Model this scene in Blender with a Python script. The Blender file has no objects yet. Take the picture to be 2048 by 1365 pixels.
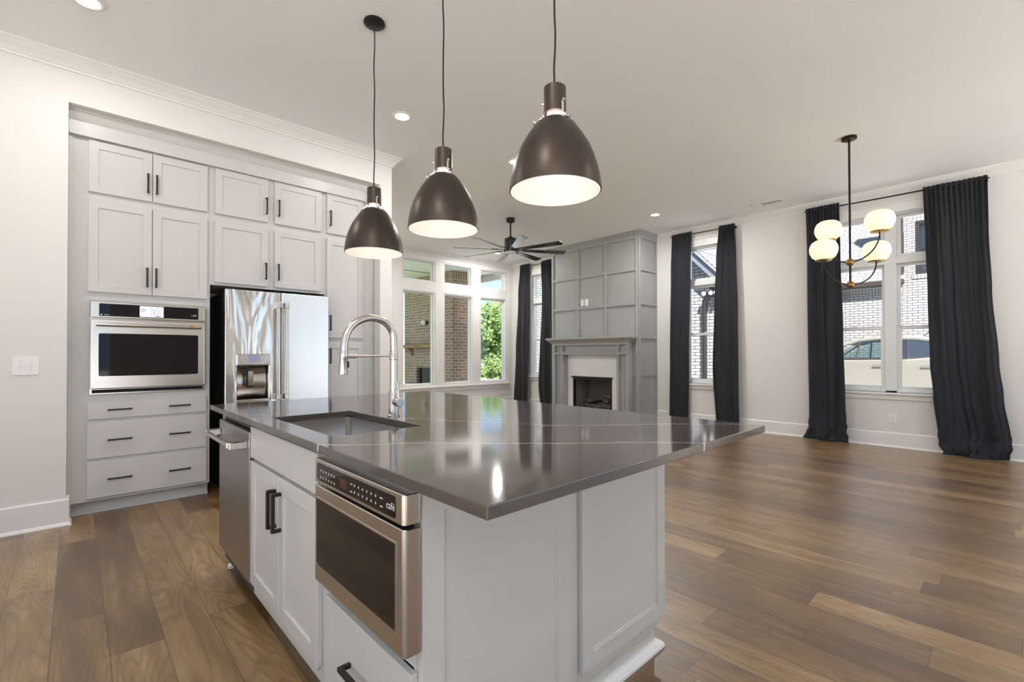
import bpy, bmesh, math, random
from mathutils import Vector, Matrix, noise as mnoise
random.seed(7)
S = bpy.context.scene
C = S.collection
PI = math.pi

# ------------------------------------------------------------------ camera
cd = bpy.data.cameras.new('camera'); cam = bpy.data.objects.new('camera', cd); C.objects.link(cam)
YAW, PITCH, ROLL = math.radians(46.9544), math.radians(0.556), math.radians(0.1257)
f_ = Vector((math.cos(YAW)*math.cos(PITCH), math.sin(YAW)*math.cos(PITCH), math.sin(PITCH)))
r_ = Vector((math.sin(YAW), -math.cos(YAW), 0)); d_ = f_.cross(r_)
r2 = r_*math.cos(ROLL)+d_*math.sin(ROLL); d2 = d_*math.cos(ROLL)-r_*math.sin(ROLL)
cam.matrix_world = Matrix(((r2.x, -d2.x, -f_.x, 0), (r2.y, -d2.y, -f_.y, 0), (r2.z, -d2.z, -f_.z, 1.19), (0, 0, 0, 1)))
cd.sensor_width = 36; cd.lens = 935.2/2048*36; cd.shift_y = 17.16/2048; cd.clip_start = .02; cd.clip_end = 300
S.camera = cam

# ------------------------------------------------------------------ world, sun, exposure
S.view_settings.view_transform = 'Standard'; S.view_settings.look = 'None'
S.view_settings.gamma = 1; S.view_settings.use_curve_mapping = False
S.view_settings.exposure = 1.36
W = bpy.data.worlds.new('sky'); S.world = W; W.use_nodes = True
wn = W.node_tree; wn.nodes.clear()
wo = wn.nodes.new('ShaderNodeOutputWorld'); wb = wn.nodes.new('ShaderNodeBackground')
sky = wn.nodes.new('ShaderNodeTexSky'); sky.sky_type = 'HOSEK_WILKIE'
sky.sun_direction = Vector((-.45, -.42, .8)).normalized(); sky.turbidity = 3.0; sky.ground_albedo = .4
hz = wn.nodes.new('ShaderNodeMix'); hz.data_type = 'RGBA'; hz.inputs[0].default_value = .5; hz.inputs[7].default_value = (.27, .36, .48, 1)
wn.links.new(sky.outputs[0], hz.inputs[6]); wn.links.new(hz.outputs[2], wb.inputs[0]); wn.links.new(wb.outputs[0], wo.inputs[0])
wb.inputs[1].default_value = 1.7
sl = bpy.data.lights.new('sun', 'SUN'); sl.energy = 8.0; sl.angle = math.radians(1.5); sl.color = (1, .975, .94)
so = bpy.data.objects.new('sun', sl); C.objects.link(so)
so.rotation_euler = Vector((-.45, -.42, .8)).to_track_quat('Z', 'Y').to_euler()
try:
    S.cycles.use_denoising = True
    S.cycles.max_bounces = 12; S.cycles.diffuse_bounces = 6; S.cycles.glossy_bounces = 5; S.cycles.transparent_max_bounces = 16
    S.cycles.sample_clamp_indirect = 6; S.cycles.caustics_reflective = False; S.cycles.caustics_refractive = False
except Exception:
    pass
CAN_W = 3.8      # watts of each recessed ceiling lamp
PEND_W = .42
GLOBE_E = .42

# ------------------------------------------------------------------ node helpers
class NT:
    def __init__(s, name):
        s.m = bpy.data.materials.new(name); s.m.use_nodes = True; s.t = s.m.node_tree; s.t.nodes.clear()
        s.out = s.t.nodes.new('ShaderNodeOutputMaterial')
    def n(s, typ, **kw):
        nd = s.t.nodes.new(typ)
        for k, v in kw.items():
            setattr(nd, k, v)
        return nd
    def set(s, sock, v):
        if hasattr(v, 'is_linked') or hasattr(v, 'node'):
            s.t.links.new(v, sock)
        else:
            try: sock.default_value = v
            except Exception: sock.default_value = tuple(v)+(1,)
    def math(s, op, a, b=0.0, c=0.0, clamp=False):
        nd = s.n('ShaderNodeMath', operation=op); nd.use_clamp = clamp
        s.set(nd.inputs[0], a); s.set(nd.inputs[1], b); s.set(nd.inputs[2], c)
        return nd.outputs[0]
    def comb(s, x, y, z=0.0):
        nd = s.n('ShaderNodeCombineXYZ'); s.set(nd.inputs[0], x); s.set(nd.inputs[1], y); s.set(nd.inputs[2], z)
        return nd.outputs[0]
    def pos(s, world=True):
        if world:
            nd = s.n('ShaderNodeNewGeometry'); o = nd.outputs['Position']
        else:
            nd = s.n('ShaderNodeTexCoord'); o = nd.outputs['Object']
        sp = s.n('ShaderNodeSeparateXYZ'); s.t.links.new(o, sp.inputs[0])
        return sp.outputs[0], sp.outputs[1], sp.outputs[2], o
    def noise(s, vec, scale=5, detail=2, rough=.5, dist=0.0):
        nd = s.n('ShaderNodeTexNoise'); s.set(nd.inputs['Vector'], vec); nd.inputs['Scale'].default_value = scale
        nd.inputs['Detail'].default_value = detail; nd.inputs['Roughness'].default_value = rough
        nd.inputs['Distortion'].default_value = dist
        return nd.outputs[0]
    def mix(s, fac, a, b):
        nd = s.n('ShaderNodeMix', data_type='RGBA'); s.set(nd.inputs[0], fac)
        s.set(nd.inputs[6], a if not isinstance(a, tuple) else a+(1,)); s.set(nd.inputs[7], b if not isinstance(b, tuple) else b+(1,))
        return nd.outputs[2]
    def ramp(s, fac, stops):
        nd = s.n('ShaderNodeValToRGB'); s.set(nd.inputs[0], fac); el = nd.color_ramp.elements
        while len(el) < len(stops): el.new(.5)
        for e, (p, c) in zip(el, stops): e.position = p; e.color = tuple(c)+(1,)
        return nd.outputs[0]
    def bump(s, h, strength=.2, dist=.01):
        nd = s.n('ShaderNodeBump'); nd.inputs['Strength'].default_value = strength; nd.inputs['Distance'].default_value = dist
        s.set(nd.inputs['Height'], h); return nd.outputs[0]
    def bsdf(s, color, rough=.5, metal=0.0, normal=None, spec=.5, coat=0.0, aniso=0.0, trans=0.0, sheen=0.0, em=None, es=0.0, coat_rough=.05):
        b = s.n('ShaderNodeBsdfPrincipled')
        s.set(b.inputs['Base Color'], color if not isinstance(color, tuple) else color+(1,))
        s.set(b.inputs['Roughness'], rough); b.inputs['Metallic'].default_value = metal
        b.inputs['Specular IOR Level'].default_value = spec; b.inputs['Coat Weight'].default_value = coat
        b.inputs['Coat Roughness'].default_value = coat_rough
        b.inputs['Anisotropic'].default_value = aniso; b.inputs['Transmission Weight'].default_value = trans
        b.inputs['Sheen Weight'].default_value = sheen
        if em is not None:
            s.set(b.inputs['Emission Color'], em if not isinstance(em, tuple) else em+(1,)); b.inputs['Emission Strength'].default_value = es
        if normal is not None: s.t.links.new(normal, b.inputs['Normal'])
        s.t.links.new(b.outputs[0], s.out.inputs[0]); return b

def plain(name, col, rough=.5, metal=0.0, **kw):
    t = NT(name); t.bsdf(tuple(col), rough, metal, **kw); return t.m
def paint(name, col, rough=.45, nstr=.04, scale=180, var=.02):
    t = NT(name); x, y, z, p = t.pos(False)
    n = t.noise(p, scale, 2); n2 = t.noise(p, 1.3, 2)
    c1 = tuple(max(0, v*(1-var)) for v in col); c2 = tuple(min(1, v*(1+var)) for v in col)
    t.bsdf(t.mix(n2, c1, c2), rough, normal=t.bump(n, nstr, .002)); return t.m
def steel(name, col=(.56, .54, .51), rough=.24, axis=2, wavy=0.0, streak=.05, metal=1.0):
    t = NT(name); x, y, z, p = t.pos(False)
    sc = [260, 260, 260]; sc[axis] = 3
    v = t.n('ShaderNodeMapping'); t.t.links.new(p, v.inputs[0]); v.inputs['Scale'].default_value = sc
    n = t.noise(v.outputs[0], 1, 2)
    r = t.math('ADD', rough, t.math('MULTIPLY', t.math('SUBTRACT', n, .5), streak))
    nm = None
    if wavy:
        v2 = t.n('ShaderNodeMapping'); t.t.links.new(p, v2.inputs[0]); v2.inputs['Scale'].default_value = (6, 6, 1.6)
        nm = t.bump(t.noise(v2.outputs[0], 1.0, 2, .5, .8), wavy, .06)
    t.bsdf(tuple(col), r, metal, normal=nm); return t.m
def brick(name, cols, mortar, w, h, ms, ax=('Y', 'Z'), rough=.85, offs=(0, 0), bump=.5, offset=.5, soldier=None):
    t = NT(name); x, y, z, p = t.pos(True); d = {'X': x, 'Y': y, 'Z': z}
    v = t.comb(t.math('ADD', d[ax[0]], offs[0]), t.math('ADD', d[ax[1]], offs[1]))
    b = t.n('ShaderNodeTexBrick'); t.t.links.new(v, b.inputs['Vector']); b.offset = offset
    b.inputs['Scale'].default_value = 1; b.inputs['Brick Width'].default_value = w; b.inputs['Row Height'].default_value = h
    b.inputs['Mortar Size'].default_value = ms; b.inputs['Mortar Smooth'].default_value = .15; b.inputs['Bias'].default_value = 0
    b.inputs['Color1'].default_value = cols[0]+(1,); b.inputs['Color2'].default_value = cols[1]+(1,); b.inputs['Mortar'].default_value = mortar+(1,)
    n = t.noise(v, 9, 4, .6)
    col = t.mix(t.math('MULTIPLY', t.math('SUBTRACT', n, .35, clamp=True), .9), b.outputs['Color'], cols[2])
    col = t.mix(b.outputs['Fac'], col, mortar)
    hgt = t.math('SUBTRACT', t.math('MULTIPLY', t.noise(v, 60, 3), .3), b.outputs['Fac'])
    t.bsdf(col, rough, normal=t.bump(hgt, bump, .008)); return t.m
def glass(name, tint=(1, 1, 1), base=.035, edge=.5, rough=0.0):
    t = NT(name); lw = t.n('ShaderNodeLayerWeight'); lw.inputs[0].default_value = .5
    fac = t.math('ADD', base, t.math('MULTIPLY', t.math('POWER', lw.outputs['Facing'], 4), edge), clamp=True)
    tr = t.n('ShaderNodeBsdfTransparent'); tr.inputs[0].default_value = tint+(1,)
    gl = t.n('ShaderNodeBsdfGlossy'); gl.inputs['Roughness'].default_value = rough
    mx = t.n('ShaderNodeMixShader'); t.t.links.new(fac, mx.inputs[0]); t.t.links.new(tr.outputs[0], mx.inputs[1]); t.t.links.new(gl.outputs[0], mx.inputs[2])
    t.t.links.new(mx.outputs[0], t.out.inputs[0]); return t.m
def glow(name, col, st):
    t = NT(name); e = t.n('ShaderNodeEmission'); e.inputs[0].default_value = tuple(col)+(1,); e.inputs[1].default_value = st
    t.t.links.new(e.outputs[0], t.out.inputs[0]); return t.m

def floor_mat():
    t = NT('oak_planks'); x, y, z, p = t.pos(True)
    PW, PL = .174, 1.205
    u = t.math('DIVIDE', t.math('ADD', x, .068+PW*40), PW)
    row = t.math('FLOOR', u); fu = t.math('FRACT', u)
    wn_ = t.n('ShaderNodeTexWhiteNoise', noise_dimensions='1D'); t.t.links.new(row, wn_.inputs['W'])
    v = t.math('ADD', t.math('DIVIDE', t.math('ADD', y, 20.0), PL), t.math('MULTIPLY', wn_.outputs[0], 7.0))
    cell = t.math('FLOOR', v); fv = t.math('FRACT', v)
    wn2 = t.n('ShaderNodeTexWhiteNoise', noise_dimensions='2D'); t.t.links.new(t.comb(row, cell), wn2.inputs['Vector'])
    rnd = wn2.outputs[0]
    wn3 = t.n('ShaderNodeTexWhiteNoise', noise_dimensions='2D'); t.t.links.new(t.comb(cell, row, 0.0), wn3.inputs['Vector'])
    rnd2 = wn3.outputs[0]
    gx = t.math('ADD', x, t.math('MULTIPLY', rnd, 37)); gy = t.math('ADD', y, t.math('MULTIPLY', rnd2, 53))
    big = t.noise(t.comb(t.math('MULTIPLY', gx, 5.6), t.math('MULTIPLY', gy, .80), t.math('MULTIPLY', rnd, 9)), 1.0, 1.5, .45, .35)
    rings = t.math('ABSOLUTE', t.math('SINE', t.math('MULTIPLY', big, 70.0)))
    ringm = t.math('POWER', rings, .55)
    fine = t.noise(t.comb(t.math('MULTIPLY', gx, 170), t.math('MULTIPLY', gy, 5), 0), 1.0, 3, .6)
    mid = t.noise(t.comb(t.math('MULTIPLY', gx, 14), t.math('MULTIPLY', gy, 1.8), 3.0), 1.0, 2)
    tone = t.math('ADD', t.math('MULTIPLY', mid, .62), t.math('ADD', t.math('MULTIPLY', fine, .28), t.math('MULTIPLY', t.math('SUBTRACT', rnd, .5), .34)))
    base = t.ramp(tone, [(.24, (.100, .050, .015)), (.45, (.205, .116, .041)), (.62, (.315, .192, .078)), (.80, (.46, .31, .148))])
    base = t.mix(t.math('MULTIPLY', t.math('SUBTRACT', 1.0, ringm), .55), base, (.075, .034, .012))
    eu = t.math('MINIMUM', fu, t.math('SUBTRACT', 1.0, fu)); ev = t.math('MINIMUM', fv, t.math('SUBTRACT', 1.0, fv))
    seam = t.math('MAXIMUM', t.math('LESS_THAN', eu, .0085), t.math('LESS_THAN', ev, .0013))
    col = t.mix(t.math('MULTIPLY', seam, .75), base, (.02, .012, .007))
    h = t.math('SUBTRACT', t.math('MULTIPLY', fine, .25), seam)
    rgh = t.math('ADD', .30, t.math('MULTIPLY', fine, .14))
    t.bsdf(col, rgh, normal=t.bump(h, .25, .002), spec=.25, coat=1.0, coat_rough=.40).inputs['Coat IOR'].default_value = 1.68; return t.m

def counter_mat():
    t = NT('brown_quartz'); x, y, z, p = t.pos(True)
    n0 = t.noise(p, 3.0, 3, .6); n1 = t.noise(p, 420, 2)
    col = t.mix(n0, (.066, .056, .050), (.094, .081, .073))
    col = t.mix(t.math('MULTIPLY', t.math('GREATER_THAN', n1, .66), .35), col, (.15, .135, .125))
    w1 = t.math('MULTIPLY', t.math('SUBTRACT', t.noise(p, 1.7, 3, .55), .5), .16)
    w2 = t.math('MULTIPLY', t.math('SUBTRACT', t.noise(p, 9, 3, .6), .5), .03)
    wid = t.math('ADD', .0018, t.math('MULTIPLY', t.noise(p, 14, 2), .0070))
    m = None
    for (x0, y0, x1, y1, lo, hi, st) in [(.53, 1.46, 1.40, .64, .5, 1.5, .8), (.53, 2.44, 1.0, 2.0, .5, .72, .8), (.53, 2.93, 1.14, 2.13, .5, 1.17, .7),
                                       (1.04, 1.80, 1.34, 1.24, 1.0, 1.36, .7), (1.33, 1.22, 1.95, .68, 1.30, 2.0, .85), (1.0, 1.80, 1.95, 1.52, 1.0, 2.0, .45),
                                       (1.3, 2.9, 1.95, 1.9, 1.25, 2.0, .5)]:
        L = math.hypot(x1-x0, y1-y0); a, b = -(y1-y0)/L, (x1-x0)/L; c0 = a*x0+b*y0
        d = t.math('ADD', t.math('SUBTRACT', t.math('ADD', t.math('MULTIPLY', x, a), t.math('MULTIPLY', y, b)), c0), t.math('ADD', w1, w2))
        k = t.math('SUBTRACT', 1.0, t.math('DIVIDE', t.math('ABSOLUTE', d), wid), clamp=True)
        k = t.math('MULTIPLY', k, t.math('MULTIPLY', t.math('GREATER_THAN', x, lo), t.math('LESS_THAN', x, hi)))
        k = t.math('MULTIPLY', k, st)
        m = k if m is None else t.math('MAXIMUM', m, k)
    col = t.mix(m, col, (.78, .72, .66))
    t.bsdf(col, .08, spec=1.0); return t.m

M = {}
M['wall'] = paint('wall_paint', (.765, .747, .72), .6)
M['ceil'] = paint('ceiling_paint', (.895, .91, .915), .75)
M['trim'] = paint('trim_paint', (.83, .82, .80), .32, .015)
M['cab'] = paint('cabinet_paint', (.585, .58, .56), .34, .015, var=.01)
M['cabin'] = plain('cabinet_shadow_gap', (.10, .095, .09), .8)
M['black'] = plain('black_enamel', (.012, .012, .013), .35)
M['blackm'] = plain('matte_black_metal', (.016, .016, .017), .45, .3)
M['void'] = plain('dark_recess', (.01, .01, .01), .9)
M['pull'] = plain('oil_bronze_pull', (.035, .028, .023), .38, .7)
M['steel'] = steel('brushed_steel', (.60, .575, .54), .26, 1)
M['steelx'] = steel('brushed_steel_horizontal', (.60, .57, .53), .24, 0)
M['steelf'] = steel('film_wrapped_steel', (.76, .735, .70), .2, 0, wavy=.32)
M['steelp'] = steel('smooth_door_steel', (.78, .78, .765), .30, 2)
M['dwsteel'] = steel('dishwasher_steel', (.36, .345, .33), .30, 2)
M['chrome'] = plain('polished_nickel', (.68, .66, .63), .12, 1.0)
M['nickel'] = steel('brushed_nickel', (.60, .57, .54), .25, 2)
M['copper'] = plain('copper_ring', (.72, .34, .16), .25, 1.0)
M['oglass'] = plain('black_oven_glass', (.008, .008, .010), .04, spec=.22)
M['mglass'] = plain('brown_black_glass', (.010, .008, .007), .05, spec=.4)
M['mark'] = plain('printed_grey_marks', (.55, .55, .55), .5)
M['markd'] = plain('printed_dark_marks', (.06, .06, .08), .5)
M['screen'] = glow('lit_display', (.86, .88, 1.0), .45)
M['lcd'] = plain('blue_grey_lcd', (.20, .23, .33), .2, em=(.25, .3, .45), es=.15)
M['ledred'] = plain('dim_red_led', (.06, .012, .014), .2)
M['counter'] = counter_mat()
M['floor'] = floor_mat()
M['bronze'] = steel('dark_bronze_shade', (.082, .064, .053), .37, 2, metal=.85)
M['shadein'] = plain('white_shade_lining', (.74, .68, .655), .7)
M['bulb'] = glow('warm_bulb', (1.0, .86, .80), 4.0)
M['blade'] = plain('satin_black_blade', (.02, .021, .022), .2, spec=1.0)
M['cord'] = plain('black_cord', (.008, .008, .008), .7)
M['clear'] = plain('polished_clip', (.75, .70, .68), .12, 1.0)
M['brass'] = plain('aged_brass', (.30, .19, .065), .34, 1.0)
M['drod'] = plain('dark_bronze_rod', (.035, .028, .022), .36, .8)
M['globe'] = plain('lit_opal_glass', (.55, .50, .42), .35, em=(1.0, .75, .46), es=1.0)
M['lens'] = glow('lit_lamp_lens', (1.0, .95, .88), 2.0)
M['plastic'] = plain('white_plastic', (.84, .84, .82), .35)
M['gray'] = paint('grey_paint', (.335, .34, .33), .4, .015, var=.01)
M['tile'] = brick('white_glazed_tile', ((.84, .84, .82), (.80, .80, .785), (.86, .86, .85)), (.66, .65, .63), .20, .052, .002, ('Y', 'Z'), .12, bump=.2)
M['curtain'] = None
M['glass'] = glass('window_glass')
M['vinyl'] = paint('window_vinyl', (.78, .80, .80), .35, .01)
M['white_brick'] = brick('white_painted_brick', ((.31, .30, .305), (.265, .258, .265), (.35, .345, .345)), (.045, .043, .041), .235, .0762, .0085)
M['white_sold'] = brick('white_soldier_brick', ((.36, .345, .31), (.32, .31, .285), (.39, .375, .345)), (.07, .065, .058), .082, .235, .0085, offset=0, offs=(0, .01))
M['red_brick_x'] = brick('brown_brick_side', ((.235, .150, .115), (.36, .235, .175), (.15, .105, .085)), (.60, .52, .42), .205, .0762, .0065, ('Y', 'Z'))
M['red_brick_y'] = brick('brown_brick_front', ((.235, .150, .118), (.37, .245, .185), (.15, .105, .085)), (.60, .52, .43), .205, .0762, .0065, ('X', 'Z'))
M['red_sold_x'] = brick('brown_soldier_side', ((.235, .150, .115), (.36, .235, .175), (.15, .105, .085)), (.60, .52, .42), .0762, .24, .0065, ('Y', 'Z'), offset=0, offs=(0, .24*20-3.045))
M['red_sold_y'] = brick('brown_soldier_front', ((.235, .150, .118), (.37, .245, .185), (.15, .105, .085)), (.60, .52, .43), .0762, .24, .0065, ('X', 'Z'), offset=0, offs=(0, .24*20-3.045))
M['wood'] = None
M['soffit'] = plain('porch_soffit', (.88, .90, .82), .7)
M['fascia'] = plain('white_fascia', (.80, .82, .76), .6)
M['gutter'] = plain('bronze_gutter', (.045, .032, .028), .4, .3)
M['concrete'] = paint('pale_concrete', (.50, .49, .46), .9, .2, 40, .1)
M['terrace'] = paint('pale_bounce_stone', (.78, .775, .76), .9, .2, 40, .04)  # kept pale to bounce daylight into the room and under the porch
M['carpaint'] = plain('champagne_car_paint', (.165, .157, .135), .28, .0, coat=.4)
M['carglass'] = glass('car_glass', (.55, .68, .66), .08, .5)
M['cardark'] = plain('privacy_glass', (.012, .014, .02), .05, spec=.8)
M['rubber'] = plain('black_rubber', (.015, .015, .015), .8)
M['siding'] = plain('slate_siding', (.14, .155, .18), .7)

def curtain_mat():
    t = NT('charcoal_linen'); x, y, z, p = t.pos(False)
    n = t.noise(p, 650, 2); n2 = t.noise(p, 3, 2)
    t.bsdf(t.mix(n2, (.0155, .0175, .0225), (.024, .0265, .032)), .8, normal=t.bump(n, .15, .002), spec=.3, sheen=.08); return t.m
M['curtain'] = curtain_mat()
def rough_wood():
    t = NT('rough_cedar'); x, y, z, p = t.pos(True)
    n = t.noise(t.comb(t.math('MULTIPLY', x, 30), t.math('MULTIPLY', y, 3), t.math('MULTIPLY', z, 30)), 1, 3)
    t.bsdf(t.ramp(n, [(.3, (.20, .10, .04)), (.7, (.46, .29, .15))]), .75, normal=t.bump(n, .4, .01)); return t.m
M['wood'] = rough_wood()
def shingle():
    t = NT('pale_shingles'); x, y, z, p = t.pos(True)
    b = t.n('ShaderNodeTexBrick'); t.t.links.new(t.comb(y, t.math('MULTIPLY', z, 1.0)), b.inputs['Vector'])
    b.inputs['Scale'].default_value = 1; b.inputs['Brick Width'].default_value = .33; b.inputs['Row Height'].default_value = .1
    b.inputs['Mortar Size'].default_value = .012
    b.inputs['Color1'].default_value = (.17, .17, .18, 1); b.inputs['Color2'].default_value = (.24, .24, .25, 1); b.inputs['Mortar'].default_value = (.07, .07, .075, 1)
    t.bsdf(b.outputs[0], .9); return t.m
M['shingle'] = shingle()
def leaf_mat():
    t = NT('leaves'); x, y, z, p = t.pos(True)
    n = t.noise(p, 2.2, 3); n2 = t.noise(p, 30, 2)
    c = t.ramp(t.math('ADD', t.math('MULTIPLY', n, .6), t.math('MULTIPLY', n2, .4)), [(.3, (.07, .12, .045)), (.52, (.21, .31, .10)), (.72, (.42, .48, .18))])
    b = t.bsdf(c, .55, spec=.3)
    tl = t.n('ShaderNodeBsdfTranslucent'); t.t.links.new(c, tl.inputs[0])
    mx = t.n('ShaderNodeMixShader'); mx.inputs[0].default_value = .4
    t.t.links.new(b.outputs[0], mx.inputs[1]); t.t.links.new(tl.outputs[0], mx.inputs[2]); t.t.links.new(mx.outputs[0], t.out.inputs[0]); return t.m
M['leaf'] = leaf_mat()
M['bark'] = paint('bark', (.12, .085, .06), .9, .6, 30)
def lawn():
    t = NT('lawn'); x, y, z, p = t.pos(True); n = t.noise(p, 1.2, 4); n2 = t.noise(p, 25, 2)
    t.bsdf(t.ramp(t.math('ADD', t.math('MULTIPLY', n, .5), t.math('MULTIPLY', n2, .5)), [(.3, (.10, .17, .03)), (.7, (.28, .36, .08))]), .9); return t.m
M['lawn'] = lawn()
def log_mat():
    t = NT('charred_log'); x, y, z, p = t.pos(True); n = t.noise(p, 26, 4, .7)
    t.bsdf(t.ramp(n, [(.35, (.03, .027, .025)), (.6, (.13, .115, .10)), (.75, (.42, .38, .34))]), .9, normal=t.bump(n, .8, .01)); return t.m
M['log'] = log_mat()
def firebox_mat():
    t = NT('grey_firebox_panel'); x, y, z, p = t.pos(True); n = t.noise(t.comb(x, t.math('MULTIPLY', y, 40), z), 2, 3)
    t.bsdf(t.mix(n, (.16, .155, .148), (.25, .24, .23)), .85, normal=t.bump(n, .3, .01)); return t.m
M['firebox'] = firebox_mat()

# ------------------------------------------------------------------ mesh builder
class G:
    def __init__(s): s.bm = bmesh.new()
    def quad(s, pts):
        return s.bm.faces.new([s.bm.verts.new(p) for p in pts])
    def box(s, x0, x1, y0, y1, z0, z1):
        if x1 < x0: x0, x1 = x1, x0
        if y1 < y0: y0, y1 = y1, y0
        if z1 < z0: z0, z1 = z1, z0
        v = [s.bm.verts.new((x, y, z)) for x in (x0, x1) for y in (y0, y1) for z in (z0, z1)]
        for f in ((0, 1, 3, 2), (4, 6, 7, 5), (0, 4, 5, 1), (2, 3, 7, 6), (0, 2, 6, 4), (1, 5, 7, 3)):
            s.bm.faces.new([v[i] for i in f])
        return s
    def fbox(s, F, a0, a1, b0, b1, c0, c1):
        v = [s.bm.verts.new(F.p(a, b, c)) for a in (a0, a1) for b in (b0, b1) for c in (c0, c1)]
        for f in ((0, 1, 3, 2), (4, 6, 7, 5), (0, 4, 5, 1), (2, 3, 7, 6), (0, 2, 6, 4), (1, 5, 7, 3)):
            s.bm.faces.new([v[i] for i in f])
        return s
    def ring(s, c, n, u, r, seg):
        w = n.cross(u)
        return [s.bm.verts.new(c+u*(r*math.cos(2*PI*i/seg))+w*(r*math.sin(2*PI*i/seg))) for i in range(seg)]
    def bridge(s, a, b):
        k = len(a)
        for i in range(k): s.bm.faces.new((a[i], a[(i+1) % k], b[(i+1) % k], b[i]))
    def cyl(s, p0, p1, r0, r1=None, seg=20, cap=True):
        p0, p1 = Vector(p0), Vector(p1); n = (p1-p0).normalized(); u = n.orthogonal().normalized()
        r1 = r0 if r1 is None else r1
        a = s.ring(p0, n, u, r0, seg); b = s.ring(p1, n, u, r1, seg); s.bridge(a, b)
        if cap: s.bm.faces.new(a[::-1]); s.bm.faces.new(b)
        return s
    def tube(s, pts, r, seg=12, cap=True):
        pts = [Vector(p) for p in pts]; rr = r if isinstance(r, (list, tuple)) else [r]*len(pts)
        prev = None; u = None; first = None
        for i, p in enumerate(pts):
            t = (pts[min(i+1, len(pts)-1)]-pts[max(i-1, 0)]).normalized()
            if u is None: u = t.orthogonal().normalized()
            else:
                u = (u-t*u.dot(t)).normalized()
            g = s.ring(p, t, u, rr[i], seg)
            if prev: s.bridge(prev, g)
            else: first = g
            prev = g
        if cap: s.bm.faces.new(first[::-1]); s.bm.faces.new(prev)
        return s
    def lathe(s, prof, c=(0, 0, 0), seg=40, close=False):
        c = Vector(c); rows = []
        for r, z in prof:
            if r < 1e-6: rows.append([s.bm.verts.new(c+Vector((0, 0, z)))])
            else: rows.append([s.bm.verts.new(c+Vector((r*math.cos(2*PI*i/seg), r*math.sin(2*PI*i/seg), z))) for i in range(seg)])
        if close: rows.append(rows[0])
        for a, b in zip(rows, rows[1:]):
            for i in range(seg):
                j = (i+1) % seg
                if len(a) == 1 and len(b) == 1: continue
                if len(a) == 1: s.bm.faces.new((a[0], b[i], b[j]))
                elif len(b) == 1: s.bm.faces.new((a[i], b[0], a[j]))
                else: s.bm.faces.new((a[i], b[i], b[j], a[j]))
        return s
    def prism(s, F, poly, c0, c1):
        a = [s.bm.verts.new(F.p(x, y, c0)) for x, y in poly]; b = [s.bm.verts.new(F.p(x, y, c1)) for x, y in poly]
        s.bridge(a, b); s.bm.faces.new(a[::-1]); s.bm.faces.new(b); return s
    def sphere(s, c, r, seg=20, rings=12, sc=(1, 1, 1)):
        prof = [(r*math.sin(PI*i/rings)*sc[0], -r*math.cos(PI*i/rings)*sc[2]) for i in range(rings+1)]
        prof[0] = (0, prof[0][1]); prof[-1] = (0, prof[-1][1])
        return s.lathe(prof, c, seg)
    def sweep(s, path, prof, closed=False):
        """mitred moulding along 2-D path [(x,y)]; profile [(d,z)]: d to the right of travel"""
        n = len(path); rows = []
        for i, (x, y) in enumerate(path):
            def right(a, b):
                v = Vector((b[0]-a[0], b[1]-a[1])).normalized(); return Vector((v.y, -v.x))
            if i == 0: m = right(path[0], path[1])
            elif i == n-1: m = right(path[-2], path[-1])
            else:
                r1, r2_ = right(path[i-1], path[i]), right(path[i], path[i+1]); m = (r1+r2_); m = m/max(.1, m.dot(r1))
            rows.append([s.bm.verts.new((x+m.x*d, y+m.y*d, z)) for d, z in prof])
        for a, b in zip(rows, rows[1:]): s.bridge(a, b)
        s.bm.faces.new(rows[0][::-1]); s.bm.faces.new(rows[-1]); return s

class Fr:
    def __init__(s, o, u, v, n): s.o, s.u, s.v, s.n = Vector(o), Vector(u), Vector(v), Vector(n)
    def p(s, a, b, c): return s.o+s.u*a+s.v*b+s.n*c
def FY(y): return Fr((0, y, 0), (1, 0, 0), (0, 0, 1), (0, -1, 0))     # faces -Y : a=X, b=Z
def FX(x): return Fr((x, 0, 0), (0, 1, 0), (0, 0, 1), (-1, 0, 0))     # faces -X : a=Y, b=Z

def worldloc(o):
    v = Vector((0, 0, 0))
    while o is not None: v += o.location; o = o.parent
    return v
def obj(name, g, mat, parent=None, bevel=0.0, smooth=False, seg=1, solid=0.0, org=None):
    bm = g.bm if isinstance(g, G) else g
    bmesh.ops.remove_doubles(bm, verts=bm.verts, dist=1e-6)
    bmesh.ops.recalc_face_normals(bm, faces=bm.faces)
    o_ = worldloc(parent) if parent is not None else Vector(org or (0, 0, 0))
    if o_.length > 0: bmesh.ops.translate(bm, verts=bm.verts, vec=-o_)
    me = bpy.data.meshes.new(name); bm.to_mesh(me); bm.free()
    o = bpy.data.objects.new(name, me); C.objects.link(o)
    me.materials.append(mat)
    if parent is not None: o.parent = parent
    elif org: o.location = org
    if smooth:
        for p in me.polygons: p.use_smooth = True
        try: me.set_sharp_from_angle(angle=math.radians(38))
        except Exception: pass
    if solid:
        m = o.modifiers.new('thickness', 'SOLIDIFY'); m.thickness = solid; m.offset = 0
    if bevel:
        m = o.modifiers.new('edge', 'BEVEL'); m.width = bevel; m.segments = seg; m.limit_method = 'ANGLE'; m.angle_limit = math.radians(40)
    return o
def tag(o, label, cat, group=None, kind=None):
    o['label'] = label; o['category'] = cat
    if group: o['group'] = group
    if kind: o['kind'] = kind
    return o
def thing(name, loc, label, cat, group=None, kind=None):
    o = bpy.data.objects.new(name, None); o.empty_display_size = .1; C.objects.link(o); o.location = loc
    return tag(o, label, cat, group, kind)
def struct(name, g, mat, label, cat, **kw):
    o = obj(name, g, mat, None, **kw); return tag(o, label, cat, kind='structure')
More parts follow.
